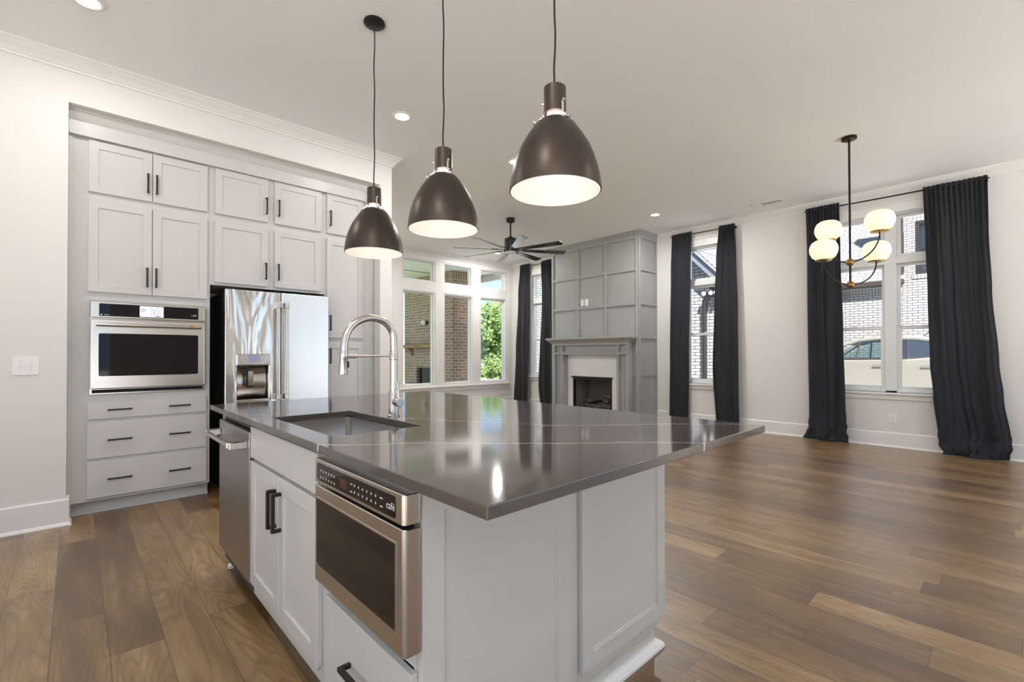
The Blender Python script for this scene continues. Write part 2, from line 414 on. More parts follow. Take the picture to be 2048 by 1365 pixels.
def dup(root, loc, label):
    def cp(o, par):
        c = o.copy(); C.objects.link(c); c.parent = par
        for ch in list(o.children):
            if ch.name in originals: cp(ch, c)
        return c
    originals = set()
    def walk(o):
        for ch in o.children: originals.add(ch.name); walk(ch)
    walk(root)
    r = cp(root, None); r.location = loc; r['label'] = label
    return r

def wall_grid(F, us, vs, holes, thick):
    """solid wall of the cells of a grid that lie outside every hole; faces along +n at c=0"""
    g = G(); us = sorted(us); vs = sorted(vs); bm = g.bm
    solid = lambda i, j: 0 <= i < len(us)-1 and 0 <= j < len(vs)-1 and not any(h[0] <= (us[i]+us[i+1])/2 <= h[1] and h[2] <= (vs[j]+vs[j+1])/2 <= h[3] for h in holes)
    V = {}
    def vv(i, j, k):
        if (i, j, k) not in V: V[i, j, k] = bm.verts.new(F.p(us[i], vs[j], -thick*k))
        return V[i, j, k]
    for i in range(len(us)-1):
        for j in range(len(vs)-1):
            if not solid(i, j): continue
            for k in (0, 1): bm.faces.new([vv(i, j, k), vv(i+1, j, k), vv(i+1, j+1, k), vv(i, j+1, k)])
            if not solid(i-1, j): bm.faces.new([vv(i, j, 0), vv(i, j+1, 0), vv(i, j+1, 1), vv(i, j, 1)])
            if not solid(i+1, j): bm.faces.new([vv(i+1, j, 0), vv(i+1, j+1, 0), vv(i+1, j+1, 1), vv(i+1, j, 1)])
            if not solid(i, j-1): bm.faces.new([vv(i, j, 0), vv(i+1, j, 0), vv(i+1, j, 1), vv(i, j, 1)])
            if not solid(i, j+1): bm.faces.new([vv(i, j+1, 0), vv(i+1, j+1, 0), vv(i+1, j+1, 1), vv(i, j+1, 1)])
    return g
def walled(F, u0, u1, v0, v1, holes, thick):
    us = {u0, u1} | {h[0] for h in holes} | {h[1] for h in holes}; vs = {v0, v1} | {h[2] for h in holes} | {h[3] for h in holes}
    return wall_grid(F, [u for u in us if u0 <= u <= u1], [v for v in vs if v0 <= v <= v1], holes, thick)
def frame(g, F, a0, a1, b0, b1, w, c0, c1, wb=None, wt=None):
    wb = w if wb is None else wb; wt = w if wt is None else wt
    g.fbox(F, a0, a0+w, b0, b1, c0, c1); g.fbox(F, a1-w, a1, b0, b1, c0, c1)
    g.fbox(F, a0+w, a1-w, b0, b0+wb, c0, c1); g.fbox(F, a0+w, a1-w, b1-wt, b1, c0, c1); return g
def shaker(F, a0, a1, b0, b1, rail=.057, t=.02, rec=.008):
    """recessed-panel door as one closed mesh, back at c=0, face at c=t"""
    g = G(); bm = g.bm
    o = [(a0, b0), (a1, b0), (a1, b1), (a0, b1)]
    i = [(a0+rail, b0+rail), (a1-rail, b0+rail), (a1-rail, b1-rail), (a0+rail, b1-rail)]
    V = lambda L, c: [bm.verts.new(F.p(a, b, c)) for a, b in L]
    A, B, D, E_ = V(o, 0), V(o, t), V(i, t), V(i, t-rec)
    bm.faces.new(A); g.bridge(A, B); g.bridge(B, D); g.bridge(D, E_); bm.faces.new(E_); return g
def slab(F, a0, a1, b0, b1, t=.02): return G().fbox(F, a0, a1, b0, b1, 0, t)
def pull(F, a, b, L, vert=True, c=.02, w=.011, stand=.03):
    g = G(); h = L/2
    if vert:
        g.fbox(F, a-w/2, a+w/2, b-h, b+h, c+stand-w, c+stand)
        for s_ in (-1, 1): g.fbox(F, a-w/2, a+w/2, b+s_*h-(w if s_ > 0 else 0)-.0, b+s_*h+(w if s_ < 0 else 0), c-.001, c+stand-w)
    else:
        g.fbox(F, a-h, a+h, b-w/2, b+w/2, c+stand-w, c+stand)
        for s_ in (-1, 1): g.fbox(F, a+s_*h-(w if s_ > 0 else 0), a+s_*h+(w if s_ < 0 else 0), b-w/2, b+w/2, c-.001, c+stand-w)
    return g
_font = {}
def text_bm(F, s, a, b, size, c, ext=.0006):
    """lettering as geometry: returns a G with the string set at (a,b) on frame F"""
    cu = bpy.data.curves.new('lettering', 'FONT'); cu.body = s; cu.size = size; cu.extrude = ext; cu.resolution_u = 2
    o = bpy.data.objects.new('lettering', cu); C.objects.link(o)
    dg = bpy.context.evaluated_depsgraph_get(); me = bpy.data.meshes.new_from_object(o.evaluated_get(dg))
    g = G(); g.bm.from_mesh(me)
    for v in g.bm.verts: x, y, z = v.co; v.co = F.p(a+x, b+y, c+z)
    bpy.data.objects.remove(o); bpy.data.curves.remove(cu); bpy.data.meshes.remove(me)
    return g

# ================================================================== SETTING
ZC = 3.295; XW = 7.575; YL = 4.536; YB = 8.08; XB = -2.6; YF = -3.2
struct('floor', G().box(XB-.2, XW+.15, YF-.2, YB+.15, -.06, 0), M['floor'], 'brown wood plank floor running through kitchen and living room', 'floor')
struct('ceiling', G().box(XB-.2, XW+.15, YF-.2, YB+.15, ZC, ZC+.12), M['ceil'], 'smooth white ceiling over kitchen and living room', 'ceiling')
# left (kitchen) wall with the cabinet niche
g = walled(FY(YL), XB, 2.475, 0, ZC, [(-.043, 2.34, 0, 2.98)], .12)
struct('wall_left', g, M['wall'], 'cream kitchen wall around the built-in cabinet niche', 'wall')
g = G().box(2.345, 2.475, YL+.12, YB, 0, ZC); g.box(XB, 2.345, 5.36, 5.46, 0, ZC)
struct('wall_niche', g, M['wall'], 'cream wall behind and beside the kitchen cabinets', 'wall')
# back wall with the window bank
WIN = [(3.67, 4.43), (4.64, 5.40), (5.61, 6.365), (6.58, 7.36)]
holes = [(a, b, .56, 2.46) for a, b in WIN]+[(a, b, 2.66, 3.10) for a, b in WIN]
struct('wall_back', walled(FY(YB), 2.475, XW, 0, ZC, holes, .16), M['trim'], 'white far wall holding the bank of porch windows', 'wall')
# right wall
RW = [('wide', .33, 1.79), ('small', 3.13, 3.79), ('corner', 6.80, 7.46)]
holes = [(a, b, .69, 2.975) for _, a, b in RW]
struct('wall_right', walled(FX(XW), YF, YB+.16, 0, ZC, holes, .16), M['wall'], 'cream living room wall with three curtained windows', 'wall')
# unseen walls behind the camera; tall openings added to bring in fill daylight
struct('wall_front', walled(FY(YF), XB, XW, 0, ZC, [(-2.3, .5, .05, 2.8), (3.6, 7.4, .05, 2.8)], -.16), M['wall'], 'cream wall behind the viewpoint with tall openings added for fill daylight', 'wall')
struct('wall_entry', walled(Fr((XB, 0, 0), (0, 1, 0), (0, 0, 1), (1, 0, 0)), YF, YL+.12, 0, ZC, [(-2.9, -.4, .05, 2.7), (.0, 2.1, .05, 2.7)], .16), M['wall'], 'cream wall with tall openings added for fill daylight at the entry side of the kitchen', 'wall')

CROWN = [(0, ZC), (.085, ZC), (.085, ZC-.012), (.074, ZC-.018), (.060, ZC-.036), (.036, ZC-.058), (.022, ZC-.076), (.014, ZC-.080), (.014, ZC-.096), (0, ZC-.096)]
pathA = [(XB, YL), (2.475, YL), (2.475, YB), (XW, YB), (XW, 6.33)]
struct('trim_1', G().sweep(pathA, CROWN), M['trim'], 'white crown molding along the kitchen and window-bank walls', 'crown molding')
struct('trim_2', G().sweep([(XW, 4.32), (XW, YF)], CROWN), M['trim'], 'white crown molding above the long curtained wall', 'crown molding')
BASE = [(0, 0), (.030, 0), (.030, .006), (.022, .020), (.016, .024), (.016, .176), (.010, .184), (0, .184)]
struct('baseboard_left', G().sweep([(XB, YL), (-.043, YL), (-.043, YL+.12)], BASE), M['trim'], 'tall white baseboard left of the oven cabinet', 'baseboard')
struct('baseboard_back', G().sweep([(2.34, YL+.118), (2.34, YL), (2.475, YL), (2.475, YB), (XW, YB), (XW, 6.28)], BASE), M['trim'], 'white baseboard under the bank of porch windows', 'baseboard')
struct('baseboard_right', G().sweep([(XW, 4.37), (XW, YF)], BASE), M['trim'], 'tall white baseboard along the curtained wall', 'baseboard')

wi = 0
# window bank: transom over fixed light, flat boards between them
F = FY(YB)
for k, (a0, a1) in enumerate(WIN):
    desc = ['partly hidden beside the kitchen cabinets', 'beside the cabinets showing the outdoor fireplace mantel', 'in the middle showing the brick chimney corner', 'nearest the room corner showing green trees'][k]
    for (b0, b1, nm) in ((.56, 2.46, 'tall fixed window'), (2.66, 3.10, 'small transom window')):
        wi += 1
        w = thing('window_%d' % wi, (a0, YB, b0), 'white-framed %s %s' % (nm, desc), 'window', 'windows of the porch wall bank', 'structure')
        obj('stop_molding', frame(G(), F, a0+.001, a1-.001, b0+.001, b1-.001, .022, -.06, -.012), M['trim'], w, bevel=.003)
        obj('sash', frame(G(), F, a0+.001, a1-.001, b0+.001, b1-.001, .042, -.125, -.065), M['vinyl'], w, bevel=.003)
        obj('pane', G().fbox(F, a0+.04, a1-.04, b0+.04, b1-.04, -.100, -.096), M['glass'], w)
g = G().fbox(F, 3.4, 7.455, .50, .53, -.0, .045); g.fbox(F, 3.42, 7.43, .418, .50, 0, .018)
struct('trim_3', g, M['trim'], 'white window stool and apron running below the porch window bank', 'window sill', bevel=.003)
g = G().fbox(F, 7.434, 7.452, .53, 3.198, 0, .014); g.fbox(F, 3.4, 7.434, 3.182, 3.198, 0, .014)
struct('trim_4', g, M['trim'], 'thin white edge molding framing the porch window bank', 'trim', bevel=.003)

# right-wall windows
F = FX(XW)
for nm, a0, a1 in RW:
    wi += 1
    lab = {'wide': 'wide twin window behind the chandelier with a car outside', 'small': 'narrow window between dark curtains showing a black downspout', 'corner': 'narrow window near the room corner beside the grey fireplace'}[nm]
    w = thing('window_%d' % wi, (XW, a0, .69), 'white-framed '+lab, 'window', None, 'structure')
    g = G(); cw = .09
    g.fbox(F, a0-cw, a0, .69, 2.975, .0, .018); g.fbox(F, a1, a1+cw, .69, 2.975, .0, .018)
    g.fbox(F, a0-cw-.012, a1+cw+.012, 2.975, 3.085, .0, .022); g.fbox(F, a0-cw-.025, a1+cw+.025, 3.085, 3.105, .0, .036)
    obj('casing', g, M['trim'], w, bevel=.003)
    obj('sill', G().fbox(F, a0-cw-.03, a1+cw+.03, .665, .69, -.05, .05), M['trim'], w, bevel=.004)
    obj('apron', G().fbox(F, a0-cw, a1+cw, .602, .665, .0, .018), M['trim'], w, bevel=.003)
    mid = (a0+a1)/2
    spans = [(a0, a1)] if nm != 'wide' else [(a0, mid-.06), (mid+.06, a1)]
    g = G().fbox(F, a0, a1, 2.33, 2.415, -.13, -.03)
    if nm == 'wide': g.fbox(F, mid-.06, mid+.06, .69, 2.33, -.13, -.03); g.fbox(F, mid-.06, mid+.06, 2.415, 2.975, -.13, -.05)
    frame(g, F, a0+.001, a1-.001, .691, 2.974, .02, -.14, -.03, wb=.025)
    obj('mullion', g, M['vinyl'], w, bevel=.004)
    for s0, s1 in spans:
        lo = s0+(.02 if s0 == a0 else 0); hi = s1-(.02 if s1 == a1 else 0)
        t_ = obj('transom_sash', frame(G(), F, lo, hi, 2.415, 2.955, .038, -.12, -.07), M['vinyl'], w, bevel=.004)
        obj('pane', G().fbox(F, lo+.036, hi-.036, 2.45, 2.92, -.098, -.094), M['glass'], t_)
        u_ = obj('upper_sash', frame(G(), F, lo, hi, 1.50, 2.33, .034, -.125, -.09), M['vinyl'], w, bevel=.004)
        obj('pane', G().fbox(F, lo+.032, hi-.032, 1.53, 2.30, -.110, -.106), M['glass'], u_)
        l_ = obj('lower_sash', frame(G(), F, lo, hi, .716, 1.535, .045, -.088, -.05, wb=.055, wt=.04), M['vinyl'], w, bevel=.004)
        obj('pane', G().fbox(F, lo+.043, hi-.043, .77, 1.497, -.072, -.068), M['glass'], l_)
        obj('sash_lock', G().fbox(F, (lo+hi)/2-.03, (lo+hi)/2+.03, 1.5355, 1.548, -.085, -.055), M['vinyl'], l_, bevel=.003)

# ================================================================== CABINET WALL
YD = 4.657; YFR = 4.677
F = FY(YFR)                # doors sit on the face frame: c=0 at the frame, c=.02 door face
def carcass(name, parent, a0, a1, b0, b1, y1=5.33, front=None):
    g = G(); t = .018
    g.box(a0, a0+t, YFR+.02, y1, b0, b1); g.box(a1-t, a1, YFR+.02, y1, b0, b1)
    g.box(a0+t, a1-t, y1-.01, y1, b0, b1); g.box(a0+t, a1-t, YFR+.02, y1-.01, b1-t, b1); g.box(a0+t, a1-t, YFR+.02, y1-.01, b0, b0+t)
    return obj(name, g, M['cab'], parent)
def add_door(parent, a0, a1, b0, b1, hx=None, hz=None):
    d = obj('door', shaker(F, a0, a1, b0, b1), M['cab'], parent, bevel=.0018)
    if hx is not None: obj('handle', pull(F, hx, hz, .152), M['pull'], d, bevel=.0015)
    return d
def add_drawer(parent, a0, a1, b0, b1, hs):
    d = obj('drawer', slab(F, a0, a1, b0, b1), M['cab'], parent, bevel=.0022)
    for hx, hz in hs: obj('handle', pull(F, hx, hz, .142, False), M['pull'], d, bevel=.0015)
    return d
# oven tower
t = thing('oven_cabinet', (.42, 5.0, 0), 'tall off-white cabinet housing the wall oven, doors above and drawers below', 'cabinet')
carcass('carcass', t, -.02, .838, .104, 2.80)
g = G(); f0, f1 = -.02, .838
g.fbox(F, f0, .082, .104, 2.80, -.02, 0); g.fbox(F, .795, f1, .104, 2.80, -.02, 0)
for b0, b1 in ((.104, .126), (.392, .42), (.688, .713), (.834, .893), (1.592, 1.665), (2.34, 2.41), (2.785, 2.80)): g.fbox(F, .082, .795, b0, b1, -.02, 0)
obj('face_frame', g, M['cab'], t)
obj('scribe_strip', G().fbox(F, -.0425, -.02, .0, 2.80, -.02, .012), M['cab'], t, bevel=.001)
add_door(t, .065, .4415, 2.405, 2.790, .413, 2.545); add_door(t, .4455, .816, 2.405, 2.790, .469, 2.545)
add_door(t, .065, .4415, 1.662, 2.348, .410, 1.800); add_door(t, .4455, .816, 1.662, 2.348, .467, 1.800)
add_drawer(t, .065, .815, .711, .836, [(.252, .777), (.628, .778)])
add_drawer(t, .065, .815, .418, .690, [(.253, .551), (.629, .552)])
add_drawer(t, .065, .816, .125, .395, [(.254, .258), (.630, .256)])
g = G().box(-.02, .838, 4.752, 4.765, 0, .104); g.sweep([(-.04, 4.752), (.838, 4.752)], [(0, 0), (.014, 0), (.012, .012), (.004, .018), (0, .018)])
obj('toe_kick', g, M['cab'], t)
# over-fridge cabinet
t = thing('fridge_top_cabinet', (1.33, 5.0, 1.79), 'off-white wall cabinet with four doors above the refrigerator', 'cabinet')
carcass('carcass', t, .8385, 1.81, 1.79, 2.80)
g = G(); g.fbox(F, .8385, .89, 1.79, 2.80, -.02, 0); g.fbox(F, 1.27, 1.365, 1.79, 2.80, -.02, 0); g.fbox(F, 1.75, 1.81, 1.79, 2.80, -.02, 0)
for b0, b1 in ((1.79, 1.83), (2.335, 2.42), (2.785, 2.80)):
    g.fbox(F, .89, 1.27, b0, b1, -.02, 0); g.fbox(F, 1.365, 1.75, b0, b1, -.02, 0)
obj('face_frame', g, M['cab'], t)
add_door(t, .871, 1.291, 2.405, 2.798, 1.274, 2.551); add_door(t, 1.346, 1.775, 2.405, 2.798, 1.3795, 2.551)
add_door(t, .868, 1.289, 1.813, 2.348, 1.269, 1.952); add_door(t, 1.346, 1.770, 1.813, 2.348, 1.376, 1.954)
# pantry
t = thing('pantry_cabinet', (2.07, 5.0, 0), 'tall off-white pantry cabinet right of the refrigerator', 'cabinet')
carcass('carcass', t, 1.8105, 2.318, .104, 2.80)
g = G(); g.fbox(F, 1.8105, 1.85, .104, 2.80, -.02, 0); g.fbox(F, 2.19, 2.318, .104, 2.80, -.02, 0)
for b0, b1 in ((.104, .13), (1.30, 1.365), (2.335, 2.42), (2.785, 2.80)): g.fbox(F, 1.85, 2.19, b0, b1, -.02, 0)
obj('face_frame', g, M['cab'], t)
obj('filler_strip', G().fbox(F, 2.319, 2.3395, 0, 2.80, -.02, -.004), M['cab'], t)
add_door(t, 1.829, 2.214, 2.405, 2.800, 1.861, 2.555); add_door(t, 1.829, 2.214, 1.358, 2.349, 1.861, 1.505); add_door(t, 1.829, 2.214, .126, 1.307, 1.861, 1.176)
obj('toe_kick', G().box(1.8105, 2.318, 4.752, 4.765, 0, .104), M['cab'], t)
# cornice above all the cabinets
t = thing('cabinet_cornice', (1.15, 4.66, 2.80), 'flat white fascia with angled cove above the kitchen cabinets', 'cornice')
obj('fascia', G().fbox(FY(4.636), -.0425, 2.3395, 2.8005, 2.902, -.07, 0), M['cab'], t, bevel=.002)
obj('cove', G().sweep([(-.0425, 4.66), (2.3395, 4.66)], [(0, 2.9025), (.022, 2.9025), (.030, 2.915), (.052, 2.955), (.064, 2.972), (.064, 2.9785), (0, 2.9785)]), M['cab'], t)

# ---- wall oven
t = thing('wall_oven', (.437, 4.95, .89), 'stainless built-in wall oven with black glass window and lit screen', 'oven')
FO = FY(4.676)
obj('housing', G().box(.088, .789, 4.70, 5.25, .90, 1.585), M['black'], t)
obj('trim_surround', G().fbox(FO, .075, .799, .893, 1.594, .0015, .012), M['steelx'], t, bevel=.003)
cp = obj('control_panel', G().fbox(FO, .079, .799, 1.466, 1.594, .012, .040), M['steelx'], t, bevel=.008, seg=3)
def rrect(F, a0, a1, b0, b1, r, c0, c1, n=5):
    pts = []
    for cx, cy, s0 in ((a1-r, b1-r, 0), (a0+r, b1-r, 90), (a0+r, b0+r, 180), (a1-r, b0+r, 270)):
        for i in range(n+1):
            an = math.radians(s0+90*i/n); pts.append((cx+r*math.cos(an), cy+r*math.sin(an)))
    return G().prism(F, pts, c0, c1)
obj('display_glass', rrect(FO, .128, .749, 1.482, 1.576, .008, .0395, .0412), M['oglass'], cp)
sc = obj('screen', G().fbox(FO, .365, .515, 1.4865, 1.5715, .0412, .0418), M['screen'], cp)
g = G()
for (a, b, w, h) in [(.372, 1.545, .028, .003), (.372, 1.536, .034, .0022), (.372, 1.529, .022, .0022), (.440, 1.562, .0012, .001), (.452, 1.5385, .006, .006), (.452, 1.523, .006, .006), (.452, 1.508, .006, .006),
                     (.468, 1.540, .030, .002), (.468, 1.525, .026, .002), (.468, 1.510, .030, .002), (.468, 1.563, .025, .0022), (.439, 1.49, .0012, .078), (.461, 1.491, .034, .006)]:
    g.fbox(FO, a, a+w, b, b+h, .0418, .0421)
obj('screen_text', g, M['markd'], sc)
g = G()
g.lathe([(0, 0), (.0055, 0), (.0055, .0004), (0, .0004)], (0, 0, 0), 18)
for v in g.bm.verts: x, y, z = v.co; v.co = FO.p(.140+x, 1.493+y, .0412+z)
obj('panel_logo', g, M['mark'], cp)
g = G().fbox(FO, .156, .186, 1.491, 1.4945, .0412, .0416)
obj('panel_text', g, M['mark'], cp)
g = text_bm(FO, 'café', .700, 1.507, .024, .0412)
obj('panel_lettering', g, M['mark'], cp)
d = obj('door', G().fbox(FO, .079, .797, .935, 1.459, .012, .045), M['steelx'], t, bevel=.008, seg=3)
obj('door_window', rrect(FO, .126, .748, 1.031, 1.352, .014, .0445, .0462), M['oglass'], d)
obj('window_bezel', (lambda g: g)(frame(G(), FO, .1215, .7525, 1.0265, 1.3565, .0045, .0445, .0475)), M['chrome'], d)
h = obj('handle', G().tube([FO.p(.112, 1.415, .088), FO.p(.764, 1.415, .088)], .0125, 18), M['nickel'], d, smooth=True)
for a in (.118, .757): obj('handle_post', G().fbox(FO, a-.012, a+.012, 1.402, 1.428, .044, .092), M['nickel'], h, bevel=.004, seg=2)
obj('handle_ring', G().tube([FO.p(.683, 1.415, .088), FO.p(.714, 1.415, .088)], .0138, 18), M['copper'], h, smooth=True)
obj('vent_slot', G().fbox(FO, .09, .787, .905, .930, .010, .0135), M['void'], t)

# ---- refrigerator
t = thing('refrigerator', (1.36, 4.95, 0), 'stainless french-door refrigerator with water dispenser beside the oven cabinet', 'refrigerator')
obj('cabinet_shell', G().box(.935, 1.785, 4.60, 5.30, .03, 1.735), M['black'], t, bevel=.004)
FF = FY(4.585)
g = walled(FF, .921, 1.3625, .63, 1.75, [(1.012, 1.260, .80, 1.098)], -.055)
d1 = obj('door', g, M['steelf'], t, bevel=.006, seg=2)
d2 = obj('door', G().fbox(FF, 1.3675, 1.798, .63, 1.75, 0, .055), M['steelp'], t, bevel=.006, seg=2)
d3 = obj('freezer_drawer', G().fbox(FF, .921, 1.798, .06, .622, 0, .055), M['steelx'], t, bevel=.006, seg=2)
for a, d in ((1.312, d1), (1.382, d2)):
    h = obj('handle', rrect(Fr((0, 4.475, 0), (1, 0, 0), (0, 1, 0), (0, 0, 1)), a-.0, a+.030, -.013, .013, .008, .82, 1.625), M['nickel'], d, smooth=True)
    for z0, z1 in ((.785, .84), (1.605, 1.66)):
        obj('handle_cap', G().box(a-.004, a+.034, 4.459, 4.5295, z0, z1), M['nickel'], h, bevel=.006, seg=2)
obj('freezer_handle', G().tube([FF.p(.99, .56, .115), FF.p(1.73, .56, .115)], .014, 14), M['nickel'], d3, smooth=True)
# dispenser
FD = FY(4.53)
dp = obj('dispenser_panel', G().fbox(FD, 1.003, 1.269, 1.096, 1.196, -.02, .022), M['nickel'], d1, bevel=.008, seg=2)
obj('dispenser_screen', G().fbox(FD, 1.091, 1.189, 1.127, 1.187, .022, .0226), M['lcd'], dp)
for a, b in ((1.071, 1.177), (1.071, 1.148), (1.209, 1.175), (1.209, 1.147)): obj('button', G().cyl(FD.p(a, b, .022), FD.p(a, b, .026), .0105, seg=18), M['chrome'], dp)
obj('dispenser_knob', G().cyl(FD.p(1.243, 1.124, .022), FD.p(1.243, 1.124, .040), .015, .012), M['chrome'], dp, smooth=True)
g = G()
for a in (1.10, 1.135, 1.168): g.fbox(FD, a, a+.018, 1.105, 1.112, .022, .0224)
obj('panel_text', g, M['mark'], dp)
g = G(); n = 14                                     # curved recess back
prof = [(1.013+.246*i/n, -.055-.010*math.sin(PI*i/n)*1.0) for i in range(n+1)]
for (a0, c0), (a1, c1) in zip(prof, prof[1:]): g.quad([FD.p(a0, .80, c0), FD.p(a1, .80, c1), FD.p(a1, 1.098, c1), FD.p(a0, 1.098, c0)])
obj('dispenser_recess', g, M['nickel'], d1, smooth=True, solid=.001)
g = G().fbox(FD, 1.085, 1.096, .90, 1.09, -.04, -.02); g.fbox(FD, 1.096, 1.15, .90, .915, -.04, -.03)
obj('dispenser_lever', g, M['blackm'], d1)
obj('dispenser_paddle', G().fbox(FD, 1.10, 1.148, .918, 1.05, -.044, -.030), M['chrome'], d1, bevel=.004)
obj('dispenser_spout', G().cyl(FD.p(1.135, 1.098, -.025), FD.p(1.135, 1.072, -.025), .018, .012), M['blackm'], d1)
obj('drip_tray', G().fbox(FD, 1.002, 1.266, .772, .802, -.05, .022), M['nickel'], d1, bevel=.004)

# ================================================================== ISLAND
XF = .60                                             # face frame plane; doors .02 proud
FI = FX(XF); TOP = .8885
# dishwasher
t = thing('dishwasher', (.9, 2.665, 0), 'stainless dishwasher at the far end of the island', 'dishwasher')
obj('tub', G().box(.605, 1.17, 2.372, 2.955, .09, .860), M['black'], t)
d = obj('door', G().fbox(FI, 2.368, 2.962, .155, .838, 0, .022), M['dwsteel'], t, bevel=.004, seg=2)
h = obj('handle', G().tube([FI.p(2.46, .775, .085), FI.p(2.955, .775, .085)], .0125, 16), M['nickel'], d, smooth=True)
obj('handle_bracket', G().fbox(FI, 2.405, 2.435, .757, .793, .0215, .094).fbox(FI, 2.435, 2.462, .760, .790, .070, .099), M['nickel'], h, bevel=.005, seg=2)
obj('handle_bracket', G().fbox(FI, 2.922, 2.95, .757, .793, .0215, .094), M['nickel'], h, bevel=.005, seg=2)
obj('handle_band', G().tube([FI.p(2.475, .775, .085), FI.p(2.487, .775, .085)], .0133, 16), M['copper'], h, smooth=True)
obj('toe_plate', G().box(.665, .68, 2.372, 2.955, .0, .09), M['blackm'], t)
# far end panel of the island
t = thing('island_end_panel', (.9, 2.98, 0), 'white end panel with shoe molding beyond the dishwasher', 'panel')
g = G().box(.60, 1.20, 2.966, 2.985, .105, TOP).box(.655, 1.20, 2.966, 2.985, 0, .105)
obj('board', g, M['cab'], t)
obj('shoe_molding', G().box(.628, 1.20, 2.9855, 3.004, 0, .022).box(.628, .6545, 2.966, 2.9855, 0, .022), M['trim'], t, bevel=.005, seg=2)
# sink base
t = thing('sink_base_cabinet', (.9, 1.95, 0), 'white island cabinet with false drawer and two doors under the sink', 'cabinet')
g = G(); g.box(.62, 1.20, 1.547, 1.565, .105, TOP).box(.62, 1.20, 2.345, 2.363, .105, TOP).box(.62, 1.20, 1.565, 2.345, .105, .123).box(1.185, 1.20, 1.565, 2.345, .123, TOP)
obj('carcass', g, M['cab'], t)
g = frame(G(), FI, 1.547, 2.363, .105, TOP, .04, -.02, 0, wb=.03, wt=.028).fbox(FI, 1.587, 2.323, .69, .74, -.02, 0)
obj('face_frame', g, M['cab'], t)
obj('false_drawer_front', slab(FI, 1.556, 2.352, .728, .866), M['cab'], t, bevel=.0022)
for a0, a1, hx in ((1.958, 2.352, 1.985), (1.556, 1.953, 1.924)):
    d = obj('door', shaker(FI, a0, a1, .165, .712), M['cab'], t, bevel=.0018)
    obj('handle', pull(FI, hx, .585, .150, True, .02, .013, .036), M['pull'], d, bevel=.0015)
obj('toe_kick', G().box(.672, .685, 1.547, 2.363, 0, .105), M['cab'], t)
# microwave base
t = thing('microwave_base_cabinet', (.9, 1.25, 0), 'white island cabinet at the near corner holding the microwave drawer', 'cabinet')
g = G(); g.box(.62, 1.20, .976, .994, .105, TOP).box(.62, 1.20, 1.527, 1.5465, .105, TOP).box(.62, 1.20, .994, 1.527, .105, .123).box(1.185, 1.20, .994, 1.527, .123, TOP).box(.62, 1.185, .994, 1.527, .44, .458)
obj('carcass', g, M['cab'], t)
g = G().fbox(FI, .9765, .99, .105, TOP, -.02, 0).fbox(FI, 1.487, 1.5465, .105, TOP, -.02, 0).fbox(FI, .99, 1.487, .435, .482, -.02, 0).fbox(FI, .99, 1.487, .105, .17, -.02, 0).fbox(FI, .99, 1.487, .872, TOP, -.02, 0)
obj('face_frame', g, M['cab'], t)
d = obj('drawer', slab(FI, .972, 1.487, .165, .432), M['cab'], t, bevel=.0022)
obj('handle', pull(FI, 1.235, .300, .150, False, .02, .013, .036), M['pull'], d, bevel=.0015)
FE = FY(.9755)
obj('end_panel', shaker(FE, .600, 1.152, .112, .872, .066, .0205, .009), M['cab'], t, bevel=.0018)
obj('corner_filler', G().box(1.162, 1.192, .972, .9755, .105, TOP), M['cab'], t)
g = G().box(.672, .685, 1.012, 1.5465, 0, .105).box(.672, 1.20, 1.005, 1.018, 0, .105)
obj('toe_kick', g, M['cab'], t)
# seating-side cabinets
t = thing('seating_side_cabinet', (1.46, 2.0, 0), 'white paneled back run of the island under the seating overhang', 'cabinet')
g = G().box(1.2015, 1.724, .9765, 2.985, .105, TOP)
obj('carcass', g, M['cab'], t)
FE2 = FY(.976)
obj('end_panel', shaker(FE2, 1.204, 1.7275, .150, .872, .057, .021, .009), M['cab'], t, bevel=.0018)
for i in range(4):
    obj('door', shaker(Fr((1.7245, 0, 0), (0, 1, 0), (0, 0, 1), (1, 0, 0)), .985+i*.5, 1.475+i*.5, .125, .872), M['cab'], t, bevel=.0018)
g = G().box(1.2015, 1.728, 1.005, 1.018, 0, .105).box(1.712, 1.724, 1.018, 2.985, 0, .105)
obj('toe_kick', g, M['cab'], t)
SH = [(0, 0), (.030, 0), (.029, .010), (.022, .022), (.010, .030), (0, .031)]
g = G().sweep([(.69, 1.0045), (1.7285, 1.0045), (1.7285, 2.985)], SH)
obj('shoe_molding', g, M['trim'], t)

